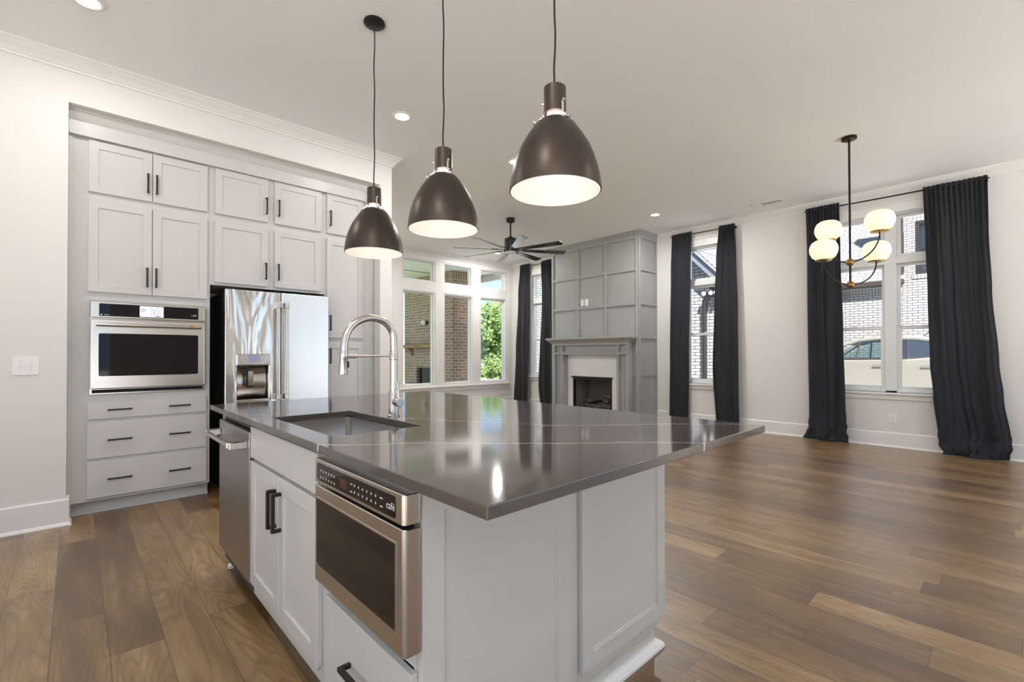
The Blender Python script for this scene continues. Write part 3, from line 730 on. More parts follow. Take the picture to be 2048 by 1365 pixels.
# microwave drawer
t = thing('microwave_oven', (.85, 1.21, .46), 'stainless microwave drawer oven set in the near end of the island', 'microwave')
obj('housing', G().box(.603, 1.15, .998, 1.48, .485, .862), M['black'], t)
FM = FX(.5995)
g = rrect(Fr((0, 0, 0), (0, 1, 0), (-1, 0, 0), (0, 0, 1)), .948, 1.492, -.599, -.5475, .012, .796, .868)
cp = obj('control_panel', g, M['steel'], t, bevel=.002)
obj('control_glass', rrect(FX(.5478), .985, 1.468, .806, .858, .008, 0, .0012), M['mglass'], cp)
FR = Fr((.5466, 0, 0), (0, -1, 0), (0, 0, 1), (-1, 0, 0))
g = text_bm(FR, 'café', -1.028, .823, .026, .0)
obj('panel_lettering', g, M['mark'], cp)
for r in range(2):
    g = G()
    for i in range(6): g.fbox(FR, -1.440+i*.020, -1.432+i*.020, .838-r*.020, .8405-r*.020, 0, .0004); g.fbox(FR, -1.440+i*.020, -1.434+i*.020, .834-r*.020, .8356-r*.020, 0, .0004)
    obj('button_lettering', g, M['mark'], cp)
    for a_, w_, in ((-1.228, .012), (-1.06, .014)): obj('key_lettering', G().fbox(FR, a_, a_+w_, .838-r*.020, .841-r*.020, 0, .0004), M['mark'], cp)
    g = G()
    for i in range(6): g.fbox(FR, -1.205+i*.024, -1.200+i*.024, .836-r*.018, .842-r*.018, 0, .0004)
    obj('keypad_lettering', g, M['mark'], cp)
obj('clock', G().fbox(FR, -1.295, -1.252, .815, .842, 0, .0004), M['ledred'], cp)
g = rrect(Fr((0, 0, 0), (0, 1, 0), (-1, 0, 0), (0, 0, 1)), .948, 1.492, -.599, -.5475, .012, .493, .787)
dr = obj('drawer_front', g, M['steel'], t, bevel=.002)
obj('drawer_window', rrect(FX(.5478), .985, 1.468, .546, .748, .010, 0, .0012), M['mglass'], dr)
obj('window_bezel', frame(G(), FX(.5478), .981, 1.472, .542, .752, .004, 0, .0022), M['chrome'], dr)

# countertop with the sink cut-out
g = wall_grid(Fr((0, 0, .915), (1, 0, 0), (0, 1, 0), (0, 0, 1)), [.544, .633, .981, 1.931], [.649, 1.552, 2.212, 3.02], [(.633, .981, 1.552, 2.212)], .0265)
o = obj('countertop', g, M['counter'], None, bevel=.0025, seg=2)
tag(o, 'glossy brown quartz countertop with thin white veins on the island', 'countertop')
# undermount sink
t = thing('kitchen_sink', (.807, 1.88, .68), 'stainless undermount sink set in the island countertop', 'sink')
g = G(); bm = g.bm
def rr(x0, x1, y0, y1, r, z, n=5):
    out = []
    for cx, cy, s0 in ((x1-r, y1-r, 0), (x0+r, y1-r, 90), (x0+r, y0+r, 180), (x1-r, y0+r, 270)):
        for i in range(n+1): an = math.radians(s0+90*i/n); out.append(bm.verts.new((cx+r*math.cos(an), cy+r*math.sin(an), z)))
    return out
R = [rr(.622, .992, 1.572, 2.223, .02, .8875), rr(.640, .976, 1.560, 2.205, .022, .8875), rr(.641, .975, 1.561, 2.204, .022, .70), rr(.655, .961, 1.575, 2.19, .03, .682)]
R[0] = rr(.621, .993, 1.5665, 2.2250, .02, .8875)
for a, b in zip(R, R[1:]): g.bridge(a, b)
bm.faces.new(R[-1])
bas = obj('basin', g, M['nickel'], t, smooth=True, solid=.0015)
obj('drain', G().lathe([(0, .003), (.030, .003), (.045, .006), (.05, .001)], (.807, 1.90, .682), 24), M['chrome'], t, smooth=True)
# faucet
t = thing('kitchen_faucet', (1.035, 1.88, .915), 'brushed nickel gooseneck spring-spout faucet behind the sink', 'faucet')
fx, fy = 1.035, 1.88
obj('base_ring', G().lathe([(0, .9155), (.026, .9155), (.026, .921), (.022, .925), (0, .925)], (fx, fy, 0), 28), M['nickel'], t, smooth=True)
obj('body', G().lathe([(0, .922), (.0215, .922), (.0215, 1.026), (.019, 1.030), (0, 1.030)], (fx, fy, 0), 28), M['nickel'], t, smooth=True)
obj('column', G().lathe([(0, 1.028), (.0165, 1.028), (.0165, 1.165), (.019, 1.168), (.019, 1.205), (.0155, 1.210), (0, 1.210)], (fx, fy, 0), 28), M['nickel'], t, smooth=True)
L = .226; zt = 1.222; pts = [(fx, fy, 1.19), (fx, fy, zt)]
for i in range(1, 24):
    an = PI*i/23*.97; pts.append((fx-L/2+L/2*math.cos(an), fy, zt+.030+.110*math.sin(an)**.92 - .03*(i/23)))
pts.append((fx-L+.0005, fy, 1.20))
obj('spout', G().tube(pts, .0155, 18), M['nickel'], t, smooth=True)
sp = obj('spray_head', G().tube([(fx-L, fy, 1.205), (fx-L-.001, fy, 1.196), (fx-L-.001, fy, 1.174), (fx-L-.0015, fy, 1.170), (fx-L-.004, fy, 1.115), (fx-L-.0045, fy, 1.108)], [.0165, .0175, .0175, .0155, .0185, .0175], 20), M['nickel'], t, smooth=True)
obj('spray_button', G().box(fx-L+.012, fx-L+.021, fy-.006, fy+.006, 1.135, 1.162), M['blackm'], sp, bevel=.003)
obj('support_arm', G().tube([(fx-L+.012, fy, 1.182), (fx-.014, fy, 1.184)], .0048, 12).tube([(fx-L+.012, fy, 1.182), (fx-L+.052, fy, 1.1825)], .0085, 14), M['nickel'], t, smooth=True)
hd = obj('handle', G().tube([(fx, fy-.015, .980), (fx, fy-.058, .980), (fx, fy-.062, .980)], [.017, .0205, .018], 20), M['nickel'], t, smooth=True)
obj('lever', G().tube([(fx+.004, fy-.040, .992), (fx+.0, fy-.036, 1.06), (fx-.001, fy-.034, 1.075)], [.0055, .0042, .003], 10), M['nickel'], hd, smooth=True)

# ================================================================== LAMPS
def area(name, parent, size, W_, col, spread=180):
    l = bpy.data.lights.new(name, 'AREA'); l.shape = 'DISK'; l.size = size; l.energy = W_; l.color = col
    l.spread = math.radians(spread)
    o = bpy.data.objects.new(name, l); C.objects.link(o); o.parent = parent; return o
t = thing('recessed_light', (2.096, 3.659, ZC), 'round white recessed ceiling light above the island and pantry', 'ceiling light', 'recessed ceiling lights')
obj('trim_ring', G().lathe([(.062, -.001), (.088, -.001), (.088, -.004), (.070, -.012), (.062, -.010)], (2.096, 3.659, ZC), 36, close=True), M['plastic'], t, smooth=True)
obj('lens', G().lathe([(0, -.008), (.062, -.008), (.062, -.002), (0, -.002)], (2.096, 3.659, ZC), 36), M['lens'], t)
lo = area('lamp', t, .12, CAN_W, (1.0, .97, .94)); lo.location = (0, 0, -.014)
rec0 = t; lamp_hi = lo.data.copy(); lamp_hi.energy = CAN_W*3.4
for (x, y, lab) in [(6.381, 3.665, 'round white recessed ceiling light near the grey fireplace and curtains'), (.042, 3.724, 'round white recessed ceiling light cut by the top picture edge'),
                    (6.396, 7.282, 'round white recessed ceiling light seen behind the fan blades'), (3.497, 3.69, 'round recessed ceiling light mostly hidden behind the nearest pendant shade'),
                    (.0, .9, 'added recessed fill light over the walkway, unseen outside the left of view'), (3.2, -.9, 'added recessed fill light over the floor, unseen behind the viewpoint'),  # this row and the next: unseen lamps added to brighten the room
                    (5.9, -1.2, 'added recessed fill light, unseen, by the far end of the curtained wall'), (-.9, -1.0, 'added recessed fill light, unseen behind the viewpoint by the entry wall'), (3.3, 7.0, 'added recessed light, unseen behind the kitchen wall end')]:
    r_ = dup(rec0, (x, y, ZC), lab)
    if x > 3.2 and y > 3:                            # living-room lamps are turned up brighter than the kitchen ones
        for ch in r_.children:
            if ch.type == 'LIGHT': ch.data = lamp_hi

# pendants
PX = 1.373
t = thing('pendant_lamp', (PX, 2.740, ZC), 'farthest of the three bronze dome pendants, its ceiling canopy showing', 'pendant lamp', 'bronze pendants over the island')
P0 = (PX, 2.740, 0)
obj('canopy', G().lathe([(0, ZC-.0005), (.064, ZC-.0005), (.066, ZC-.012), (.058, ZC-.020), (.012, ZC-.026), (.008, ZC-.036), (0, ZC-.036)], P0, 36), M['blackm'], t, smooth=True)
obj('cord', G().tube([(PX+.0025*math.sin(i*1.3), 2.740+.002*math.cos(i*1.9), ZC-.03-(ZC-.03-2.238)*i/14) for i in range(15)], .0038, 8), M['cord'], t, smooth=True)
obj('socket_cap', G().lathe([(0, 2.242), (.006, 2.246), (.010, 2.241), (.038, 2.240), (.0435, 2.235), (.0440, 2.134), (.040, 2.132), (.0, 2.134)], P0, 36), M['bronze'], t, smooth=True)
obj('bulb', G().lathe([(0, 2.1315), (.030, 2.1315), (.036, 2.118), (.034, 2.098), (.018, 2.06), (0, 2.05)], P0, 24), M['bulb'], t, smooth=True)
out = [(.052, 2.106), (.060, 2.103), (.082, 2.083), (.114, 2.036), (.136, 1.998), (.153, 1.958), (.166, 1.918), (.174, 1.880), (.1785, 1.845), (.1795, 1.828)]
obj('shade', G().lathe(out+[(.1765, 1.828)]+[(r-.0035, z-.001) for r, z in out[::-1]][1:-1]+[(.052, 2.103)], P0, 56, close=True), M['bronze'], t, smooth=True)
obj('shade_lining', G().lathe([(r-.0045, z-.002) for r, z in out[1:]], P0, 56), M['shadein'], t, smooth=True)
for k in range(3):
    an = math.radians(262+120*k); cx, cy = math.cos(an), math.sin(an)
    pt = lambda r, z: (PX+cx*r, 2.740+cy*r, z)
    g = G().tube([pt(.0455, 2.175), pt(.0465, 2.130), pt(.050, 2.118), pt(.062, 2.112), pt(.071, 2.098), pt(.083, 2.088)], .0048, 8)
    c_ = obj('clip', g, M['clear'], t, smooth=True)
    obj('screw', G().cyl(pt(.045, 2.170), pt(.054, 2.170), .006, seg=12), M['chrome'], c_); obj('screw', G().cyl(pt(.076, 2.093), pt(.084, 2.101), .005, seg=12), M['chrome'], c_)
lp = bpy.data.lights.new('lamp', 'POINT'); lp.energy = PEND_W; lp.shadow_soft_size = .035; lp.color = (1, .88, .80)
lo = bpy.data.objects.new('lamp', lp); C.objects.link(lo); lo.parent = t; lo.location = (0, 0, 2.0-ZC)
pend0 = t
dup(pend0, (PX, 1.981, ZC), 'middle bronze dome pendant of the three over the island')
dup(pend0, (PX, 1.220, ZC), 'nearest and largest-looking bronze dome pendant of the three')

# chandelier
cx, cy = 5.497, 1.07
t = thing('chandelier', (cx, cy, ZC), 'brass chandelier with four opal glass globes before the wide window', 'chandelier')
obj('canopy', G().lathe([(0, ZC-.0005), (.064, ZC-.0005), (.064, ZC-.022), (.058, ZC-.026), (0, ZC-.026)], (cx, cy, 0), 36).cyl((cx+.045, cy, ZC-.026), (cx+.045, cy, ZC-.034), .006, seg=10).cyl((cx-.045, cy, ZC-.026), (cx-.045, cy, ZC-.034), .006, seg=10), M['drod'], t, smooth=True)
obj('stem', G().tube([(cx, cy, ZC-.02), (cx, cy, 1.86)], .0095, 14).cyl((cx, cy, 1.86), (cx, cy, 1.815), .008, .010, 12), M['drod'], t, smooth=True)
for z in (2.075, 1.857): obj('hub', G().sphere((cx, cy, z), .036, 22, 14), M['brass'], t, smooth=True)
VA = Vector((-.010, -.232)); VB = Vector((.050, .190))
for zb, zg, v in ((2.075, 2.423, VA), (2.075, 2.423, VB), (1.857, 2.182, Vector((.2186, -.1678))), (1.857, 2.182, Vector((-.2186, .1678)))):
    H = zg-.105-zb; pts = []
    for i in range(17):
        an = PI/2*i/16; q = v*math.sin(an); pts.append((cx+q.x, cy+q.y, zb+H*(1-math.cos(an))))
    a = obj('arm', G().tube(pts, .0065, 12), M['drod'], t, smooth=True)
    gx, gy = cx+v.x, cy+v.y
    obj('globe_cup', G().lathe([(0, -.106), (.045, -.104), (.070, -.096), (.072, -.088), (.0, -.0865)], (gx, gy, zg), 32), M['brass'], a, smooth=True)
    prof = [(.0, -.086), (.066, -.086), (.096, -.062), (.115, -.022), (.120, .010), (.115, .045), (.098, .078), (.070, .097), (.034, .106), (0, .108)]
    obj('globe', G().lathe(prof, (gx, gy, zg), 36), M['globe'], a, smooth=True)
for n_ in M['globe'].node_tree.nodes:
    if n_.type == 'BSDF_PRINCIPLED': n_.inputs['Emission Strength'].default_value = GLOBE_E

# ceiling fan
fxx, fyy = 4.918, 5.293
t = thing('ceiling_fan', (fxx, fyy, ZC), 'black eight-blade ceiling fan over the living room', 'ceiling fan')
obj('canopy', G().lathe([(0, ZC-.0005), (.064, ZC-.0005), (.064, ZC-.052), (.050, ZC-.066), (0, ZC-.066)], (fxx, fyy, 0), 32), M['blackm'], t, smooth=True)
obj('downrod', G().cyl((fxx, fyy, ZC-.06), (fxx, fyy, 2.99), .0125, seg=16), M['blackm'], t, smooth=True)
obj('motor', G().lathe([(0, 3.012), (.028, 3.012), (.03, 2.985), (.088, 2.978), (.092, 2.97), (.092, 2.84), (.085, 2.835), (.085, 2.828), (.10, 2.824), (.10, 2.775), (.0, 2.772)], (fxx, fyy, 0), 36), M['black'], t, smooth=True)
obj('light_lens', G().lathe([(0, 2.771), (.082, 2.771), (.078, 2.758), (.05, 2.748), (0, 2.744)], (fxx, fyy, 0), 32), M['plastic'], t, smooth=True)
for k in range(8):
    an = math.radians(14+45*k); u = Vector((math.cos(an), math.sin(an), 0)); w = Vector((-u.y, u.x, 0)); tl = math.radians(-13)
    wv = w*math.cos(tl)+Vector((0, 0, 1))*math.sin(tl); nv = u.cross(wv); c0 = Vector((fxx, fyy, 2.80))
    F_ = Fr(c0, u, wv, nv)
    pl = [(.20, -.034), (.21, -.040), (.86, -.062), (.88, -.058), (.885, -.03), (.872, .062), (.22, .040), (.20, .034)]
    b_ = obj('blade', G().prism(F_, pl, -.004, .004), M['blade'], t, bevel=.0015)
    obj('blade_arm', G().fbox(F_, .085, .30, -.018, .018, .004, .012), M['blackm'], b_, bevel=.002)

# vent and detector
t = thing('air_vent', (7.056, 2.255, ZC), 'small white slotted air vent in the ceiling near the curtains', 'vent')
obj('frame', frame(G(), Fr((0, 0, ZC), (1, 0, 0), (0, 1, 0), (0, 0, -1)), 6.98, 7.13, 2.12, 2.40, .02, .0005, .008), M['plastic'], t, bevel=.002)
g = G()
for i in range(11): g.box(7.0, 7.11, 2.145+i*.021, 2.153+i*.021, ZC-.006, ZC-.001)
obj('louver', g, M['plastic'], t)
obj('duct_opening', G().box(7.0, 7.11, 2.14, 2.38, ZC-.0012, ZC-.0004), M['void'], t)
o = obj('air_vent', G().lathe([(0, -.004), (.018, -.004), (.02, -.0005), (0, -.0005)], (7.003, 2.512, ZC), 20), M['mark'], None, smooth=True)
o.name = 'ceiling_sensor'; o.data.name = 'ceiling_sensor'
tag(o, 'tiny grey round sensor dot on the ceiling left of the vent', 'sensor')

# ================================================================== FIREPLACE
XQ = 7.016; Y0, Y1 = 4.337, 6.316
t = thing('fireplace', (7.3, 5.33, 0), 'grey paneled floor-to-ceiling fireplace with white tile surround', 'fireplace')
g = walled(FX(XQ), Y0+.001, Y1-.001, .001, ZC-.001, [(4.886, 5.778, .10, .752)], .05)
g.box(XQ+.05, XW-.001, Y0+.001, Y0+.03, .001, ZC-.001).box(XQ+.05, XW-.001, Y1-.03, Y1-.001, .001, ZC-.001)
obj('chimney_breast', g, M['gray'], t)
FQ = FX(XQ); g = G()
for a0, a1 in ((4.331, 4.392), (4.994, 5.04), (5.633, 5.675), (6.271, 6.318)): g.fbox(FQ, a0, a1, 1.50 if 4.9 < a0 < 5.9 else .001, 3.215, -.0005, .022)
cols = [(4.392, 4.994), (5.04, 5.633), (5.675, 6.271)]
for a0, a1 in cols:
    for b0, b1 in ((2.62, 2.667), (2.034, 2.075)): g.fbox(FQ, a0, a1, b0, b1, -.0005, .022)
    g.fbox(FQ, a0, a1, 3.170, 3.215, -.0005, .022)
g.fbox(FQ, 4.392, 4.47, .80, .847, 0, .017)
FS = FY(Y0+.001)
for b0, b1 in ((2.62, 2.667), (2.034, 2.075), (1.452, 1.495), (.804, .847), (.001, .184), (3.170, 3.215)): g.fbox(FS, XQ+.03, XW-.03, b0, b1, -.0005, .022)
g.fbox(FS, XQ-.022, XQ+.03, .001, 3.215, -.0005, .022); g.fbox(FS, XW-.03, XW-.001, .001, 3.215, -.0005, .022)
obj('batten', g, M['gray'], t, bevel=.0015)
g = G().sweep([(XW-.001, Y1), (XQ, Y1), (XQ, Y0), (XW-.001, Y0)], [(0, ZC-.0005), (.082, ZC-.0005), (.080, ZC-.014), (.055, ZC-.045), (.030, ZC-.075), (.022, ZC-.095), (0, ZC-.095)])
obj('cornice', g, M['gray'], t)
msh = obj('mantel_shelf', G().fbox(FQ, 4.365, 6.292, 1.462, 1.497, .0175, .240), M['gray'], t, bevel=.004, seg=2)
g = G().sweep([(XQ-.001, 6.215), (XQ-.152, 6.215), (XQ-.152, 4.440), (XQ-.001, 4.440)], [(0, 1.4615), (.066, 1.4615), (.060, 1.445), (.034, 1.425), (.014, 1.405), (.010, 1.392), (0, 1.390)])
obj('bed_molding', g, M['gray'], msh)
g = G(); c1 = .152
g.fbox(FQ, 5.92, 6.175, .001, 1.39, .0175, c1-.044); g.fbox(FQ, 4.457, 4.692, .001, 1.39, .0175, c1-.044); g.fbox(FQ, 4.692, 5.92, 1.178, 1.39, .0175, c1-.044)
for a0, a1 in ((6.126, 6.175), (5.92, 5.966), (4.651, 4.692), (4.457, 4.508)): g.fbox(FQ, a0, a1, .001, 1.39, c1-.0445, c1)
for a0, a1 in ((4.508, 4.651), (5.966, 6.126)):
    g.fbox(FQ, a0, a1, 1.178, 1.223, c1-.0445, c1); g.fbox(FQ, a0, a1, 1.350, 1.39, c1-.0445, c1); g.fbox(FQ, a0, a1, .001, .12, c1-.0445, c1)
g.fbox(FQ, 4.692, 5.92, 1.178, 1.223, c1-.0445, c1); g.fbox(FQ, 4.692, 5.92, 1.350, 1.39, c1-.0445, c1)
obj('surround', g, M['gray'], t, bevel=.0015)
g = walled(FX(XQ-.0005), 4.693, 5.919, .002, 1.177, [(4.886, 5.778, .10, .752)], -.012)
obj('tile_facing', g, M['tile'], t)
g = G(); F_ = FX(XQ)
g.box(7.067, 7.50, 4.862, 4.884, .08, .775).box(7.067, 7.50, 5.780, 5.802, .08, .775).box(7.067, 7.50, 4.884, 5.780, .754, .775).box(7.067, 7.50, 4.884, 5.780, .08, .098).box(7.50, 7.52, 4.862, 5.802, .08, .775)
fb = obj('firebox', g, M['firebox'], t)
g = frame(G(), FQ, 4.886, 5.778, .10, .752, .028, -.04, .018, wt=.05); g.fbox(FQ, 4.868, 5.796, .742, .768, .0125, .045)
obj('metal_frame', g, M['blackm'], t, bevel=.003)
# gas logs
t2 = thing('gas_log_set', (7.28, 5.33, .10), 'charred ceramic gas log set lying inside the fireplace', 'fire logs')
def log(p0, p1, r, k):
    p0, p1 = Vector(p0), Vector(p1); pts, rr_ = [], []
    for i in range(9):
        s = i/8; q = p0.lerp(p1, s)+Vector((.012*math.sin(k+i), 0, .010*math.cos(k*2+i))); pts.append(q); rr_.append(r*(1+.12*math.sin(k*3+i*1.7)))
    return obj('log', G().tube(pts, rr_, 10), M['log'], t2, smooth=True)
log((7.38, 4.99, .22), (7.36, 5.68, .23), .055, 1); log((7.22, 5.02, .20), (7.22, 5.62, .19), .05, 2); log((7.18, 5.05, .30), (7.36, 5.40, .33), .045, 3)
log((7.20, 5.58, .29), (7.36, 5.22, .36), .042, 4); log((7.27, 4.98, .34), (7.31, 5.3, .42), .04, 5)
g = G()
for y in (5.03, 5.2, 5.38, 5.55): g.box(7.14, 7.42, y, y+.016, .135, .15)
g.box(7.14, 7.155, 5.0, 5.6, .099, .15).box(7.40, 7.415, 5.0, 5.6, .099, .15)
obj('grate', g, M['blackm'], t2)

# ================================================================== PLATES ON THE WALLS
FL = FY(YL)
t = thing('light_switch', (-.243, YL, 1.118), 'white two-gang toggle switch plate on the wall left of the oven cabinet', 'switch')
obj('plate', G().fbox(FL, -.307, -.179, 1.055, 1.182, .0003, .006), M['plastic'], t, bevel=.003, seg=2)
for a in (-.267, -.219): obj('toggle', G().fbox(FL, a-.006, a+.006, 1.108, 1.130, .006, .0075).fbox(FL, a-.004, a+.004, 1.116, 1.127, .0075, .017), M['plastic'], t, bevel=.001)
for a in (-.267, -.219):
    for b in (1.090, 1.148): obj('screw', G().cyl(FL.p(a, b, .006), FL.p(a, b, .0075), .003, seg=10), M['mark'], t)
def outlet(F, a, b, label, w=.078, h=.122, slots=True):
    t = thing('wall_outlet', F.p(a, b, 0), label, 'outlet')
    obj('plate', G().fbox(F, a-w/2, a+w/2, b-h/2, b+h/2, .0003, .006), M['plastic'], t, bevel=.003, seg=2)
    for b0 in (b+.006, b-.036): obj('receptacle', G().fbox(F, a-.017, a+.017, b0, b0+.030, .006, .0085), M['plastic'], t, bevel=.002)
    g = G()
    for bb in (b+.023, b-.019):
        for s_ in (-1, 1): g.fbox(F, a+s_*.0065-.0012, a+s_*.0065+.0012, bb-.004, bb+.004, .0085, .0088)
        g.cyl(F.p(a, bb-.010, .0085), F.p(a, bb-.010, .0088), .0022, seg=8)
    obj('slot', g, M['black'], t)
outlet(FX(XW), 1.042, .366, 'white duplex outlet low on the wall below the wide window')
outlet(FX(XQ), 5.556, 2.158, 'white duplex outlet high on the grey fireplace panel', .066, .116)
t = thing('media_plate', (XQ, 5.452, 2.157), 'blank white cover plate beside the outlet on the grey fireplace panel', 'wall plate')
obj('plate', G().fbox(FX(XQ), 5.412, 5.492, 2.095, 2.219, .0003, .006), M['plastic'], t, bevel=.003, seg=2)
obj('insert', G().fbox(FX(XQ), 5.434, 5.470, 2.122, 2.192, .006, .0075), M['plastic'], t, bevel=.001)

# ================================================================== CURTAINS
def curtain(label, edges, folds, ph, xr=7.478, amp=.034, flare=0.0, rod_z=3.178, floorz=.006):
    """edges: [(z, y_left, y_right)] from the top down; Y falls to the right in view"""
    g = G(); bm = g.bm; N = folds*14; rows = []
    zs = []; z = edges[0][0]
    while z > floorz+.001:
        zs.append(z); z -= .045 if z > .35 else .03
    zs.append(floorz)
    def lerp(z):
        for (z0, l0, r0), (z1, l1, r1) in zip(edges, edges[1:]):
            if z1 <= z <= z0: s = (z0-z)/(z0-z1); s = s*s*(3-2*s); return l0+(l1-l0)*s, r0+(r1-r0)*s
        return edges[-1][1:]
    rnd = random.Random(ph*100); off = [rnd.uniform(-.5, .5) for _ in range(folds+2)]; am = [rnd.uniform(.55, 1.25) for _ in range(folds+2)]
    for z in zs:
        l, r = lerp(z); row = []; dn = (3.2-z)/3.2
        low = max(0, 1-(z-floorz)/.32)
        for i in range(N+1):
            s = i/N; topw = math.exp(-(max(0, 3.22-z)/.55)**1.3); q = s*(folds*1.7+.6)+.35*mnoise.noise(Vector((s*4, ph, 1)))
            topn = min(1, (3.22-z)/.07)
            gather = amp*.42*math.sin(2*PI*q+ph)*(.45+.55*topn)
            drape = amp*1.75*mnoise.noise(Vector((s*folds*.72+ph*7+.25*math.sin(z*.9+ph), z*.30+ph, ph*3)))
            drape += amp*.55*mnoise.noise(Vector((s*folds*2.4+ph*5, z*.22, 9-ph)))
            drape = math.copysign(abs(drape/amp)**.82, drape)*amp
            x = xr-.012*dn+gather*(.10+.90*topw)+drape*(1-.75*topw)
            n = mnoise.noise(Vector((s*5+ph, z*2.2, ph)))
            x += .010*n*dn
            y = l+(r-l)*s+.012*math.sin(5*s+z*2.3+ph*2)*dn*(s*(1-s)*4)
            zz_ = z+.004*math.sin(2*PI*q+ph+1.2)*(1-topn)*0+(.006*math.sin(2*PI*q*1.0+ph) if z == zs[0] else 0)
            if flare:
                n2 = mnoise.noise(Vector((s*3.2+ph*3, z*6, 2*ph))); n3 = mnoise.noise(Vector((s*7+ph, z*11, 5)))
                x -= flare*low*(.45+.9*n2+.4*n3)*(.4+.6*math.sin(PI*s)) ; y += flare*.8*low*n3
                zz_ = max(floorz+.004+.01*abs(n3), zz_+.02*low*n3)
            row.append(bm.verts.new((min(x, XW-.042) if z < .25 else min(x, XW-.030), y, zz_)))
        rows.append(row)
    for a, b in zip(rows, rows[1:]):
        for i in range(N): bm.faces.new((a[i], a[i+1], b[i+1], b[i]))
    y_c = (edges[0][1]+edges[0][2])/2
    c = obj('curtain', g, M['curtain'], None, smooth=True, solid=.003, org=(xr, y_c, 0))
    for p in c.data.polygons: p.use_smooth = True
    return tag(c, label, 'curtain', 'charcoal curtains on the right wall')
curtain('charcoal curtain left of the wide window, its hem spreading on the floor', [(3.215, 1.965, 1.570), (2.5, 1.955, 1.562), (1.4, 1.950, 1.535), (.6, 1.945, 1.515), (.18, 1.945, 1.50), (.006, 2.01, 1.470)], 6, .3, flare=.085)
curtain('widest charcoal curtain, right of the wide window with bunched hem', [(3.195, .724, .176), (2.6, .708, .172), (1.9, .690, .150), (1.08, .675, .102), (.7, .650, .070), (.2, .610, .015), (.006, .585, .04)], 7, 1.1, flare=.11)
curtain('charcoal curtain beside the fireplace, left half of the narrow window pair', [(3.225, 3.985, 3.625), (2.6, 4.01, 3.640), (1.2, 4.03, 3.690), (.006, 4.05, 3.700)], 5, 2.2)
curtain('charcoal curtain right of the narrow window with the downspout view', [(3.222, 3.178, 2.930), (2.7, 3.225, 2.915), (1.9, 3.262, 2.895), (1.0, 3.285, 2.885), (.006, 3.225, 2.872)], 4, 3.4)
curtain('charcoal curtain in the far room corner beside the porch windows', [(3.235, 7.72, 7.415), (2.5, 7.80, 7.425), (1.2, 7.89, 7.445), (.006, 7.94, 7.460)], 5, 4.0)
curtain('charcoal curtain touching the left side of the grey fireplace', [(3.232, 7.065, 6.74), (2.4, 7.06, 6.72), (1.2, 7.09, 6.71), (.5, 7.12, 6.70), (.006, 7.06, 6.70)], 5, 5.3)
for a0, a1, z0, z1, lab in ((.16, 1.98, 3.158, 3.176, 'long black curtain rod above the wide window'), (2.92, 4.0, 3.176, 3.192, 'short black curtain rod above the narrow window with downspout'), (6.72, 7.75, 3.176, 3.196, 'short black curtain rod beside the far room corner')):
    t = thing('curtain_rod', (7.478, (a0+a1)/2, 3.18), lab, 'curtain rod', 'black curtain rods')
    obj('pole', G().tube([(7.478, a0, z0), (7.478, (a0+a1)/2, (z0+z1)/2-.004), (7.478, a1, z1)], .0085, 12), M['blackm'], t, smooth=True)
    for a, z in ((a0+.03, z0), (a1-.03, z1)):
        obj('bracket', G().tube([(7.478, a, z), (XW-.001, a, z)], .006, 8).cyl((XW-.008, a, z), (XW-.0005, a, z), .018, seg=14), M['blackm'], t)

# ================================================================== OUTSIDE
struct('ground_driveway', G().box(XW+.17, 17.9, -14, 22, -.30, -.25), M['concrete'], 'pale concrete driveway between the houses', 'driveway')
g = G().box(-12, 45, 12.6, 60, -.95, -.85)
struct('ground_lawn', g, M['lawn'], 'green lawn behind the house beyond the porch', 'lawn')
g = G().box(-40, XB-.25, -40, 8, -.2, -.1).box(XB-.25, XW+.16, -40, YF-.25, -.2, -.1)  # pale ground added out of view to bounce daylight onto the ceiling
struct('ground_bounce', g, M['terrace'], 'added pale terrace, unseen, bouncing daylight up to the ceiling', 'terrace')
# porch
struct('floor_porch', G().box(-1, 8.0, YB+.17, 12.5, -.2, -.06), M['terrace'], 'pale concrete porch floor outside the window bank', 'porch floor')
t = thing('porch_roof', (4, 10, 3.2), 'pale green-white porch ceiling with white eave boards outside the windows', 'porch roof')
obj('ceiling_panel', G().box(-1, 7.9, YB+.17, 12.6, 3.262, 3.34), M['soffit'], t)
g = G()
for y in (9.0, 10.14, 11.3): g.box(-1, 6.7, y-.012, y+.012, 3.254, 3.262)
obj('panel_seam', g, M['gutter'], t)
obj('eave_board', G().box(7.9, 7.985, YB+.17, 12.75, 3.10, 3.40).box(-1, 7.9, 12.6, 12.75, 3.05, 3.40), M['fascia'], t)
o = obj('porch_post', G().box(5.0, 5.25, 12.36, 12.6, -.059, 3.259), M['fascia'], None, bevel=.01); tag(o, 'square white porch post behind the brick chimney', 'post')
# outdoor fireplace
t = thing('outdoor_fireplace', (7.1, 10.5, -.06), 'tall brown brick outdoor fireplace on the porch', 'outdoor fireplace')
g = walled(FX(6.76), 9.4, 11.65, -.058, 3.075, [(9.97, 11.02, -.058, .84)], .10); g.box(6.86, 7.55, 11.55, 11.65, -.058, 3.075)
obj('brick_side', g, M['red_brick_x'], t)
obj('brick_front', G().box(6.8605, 7.55, 9.402, 9.50, -.058, 3.075).box(6.7601, 6.8605, 9.3995, 9.402, -.058, 3.075), M['red_brick_y'], t)
obj('soldier_course', G().box(6.76, 6.86, 9.4, 11.65, 3.0755, 3.253), M['red_sold_x'], t)
obj('soldier_course', G().box(6.8605, 7.55, 9.402, 9.50, 3.0755, 3.253).box(6.7601, 6.8605, 9.3995, 9.402, 3.0755, 3.253), M['red_sold_y'], t)
obj('firebox', G().box(6.80, 6.85, 10.0, 10.82, -.05, .80).box(6.87, 7.3, 9.9, 11.1, -.058, .95), M['blackm'], t)
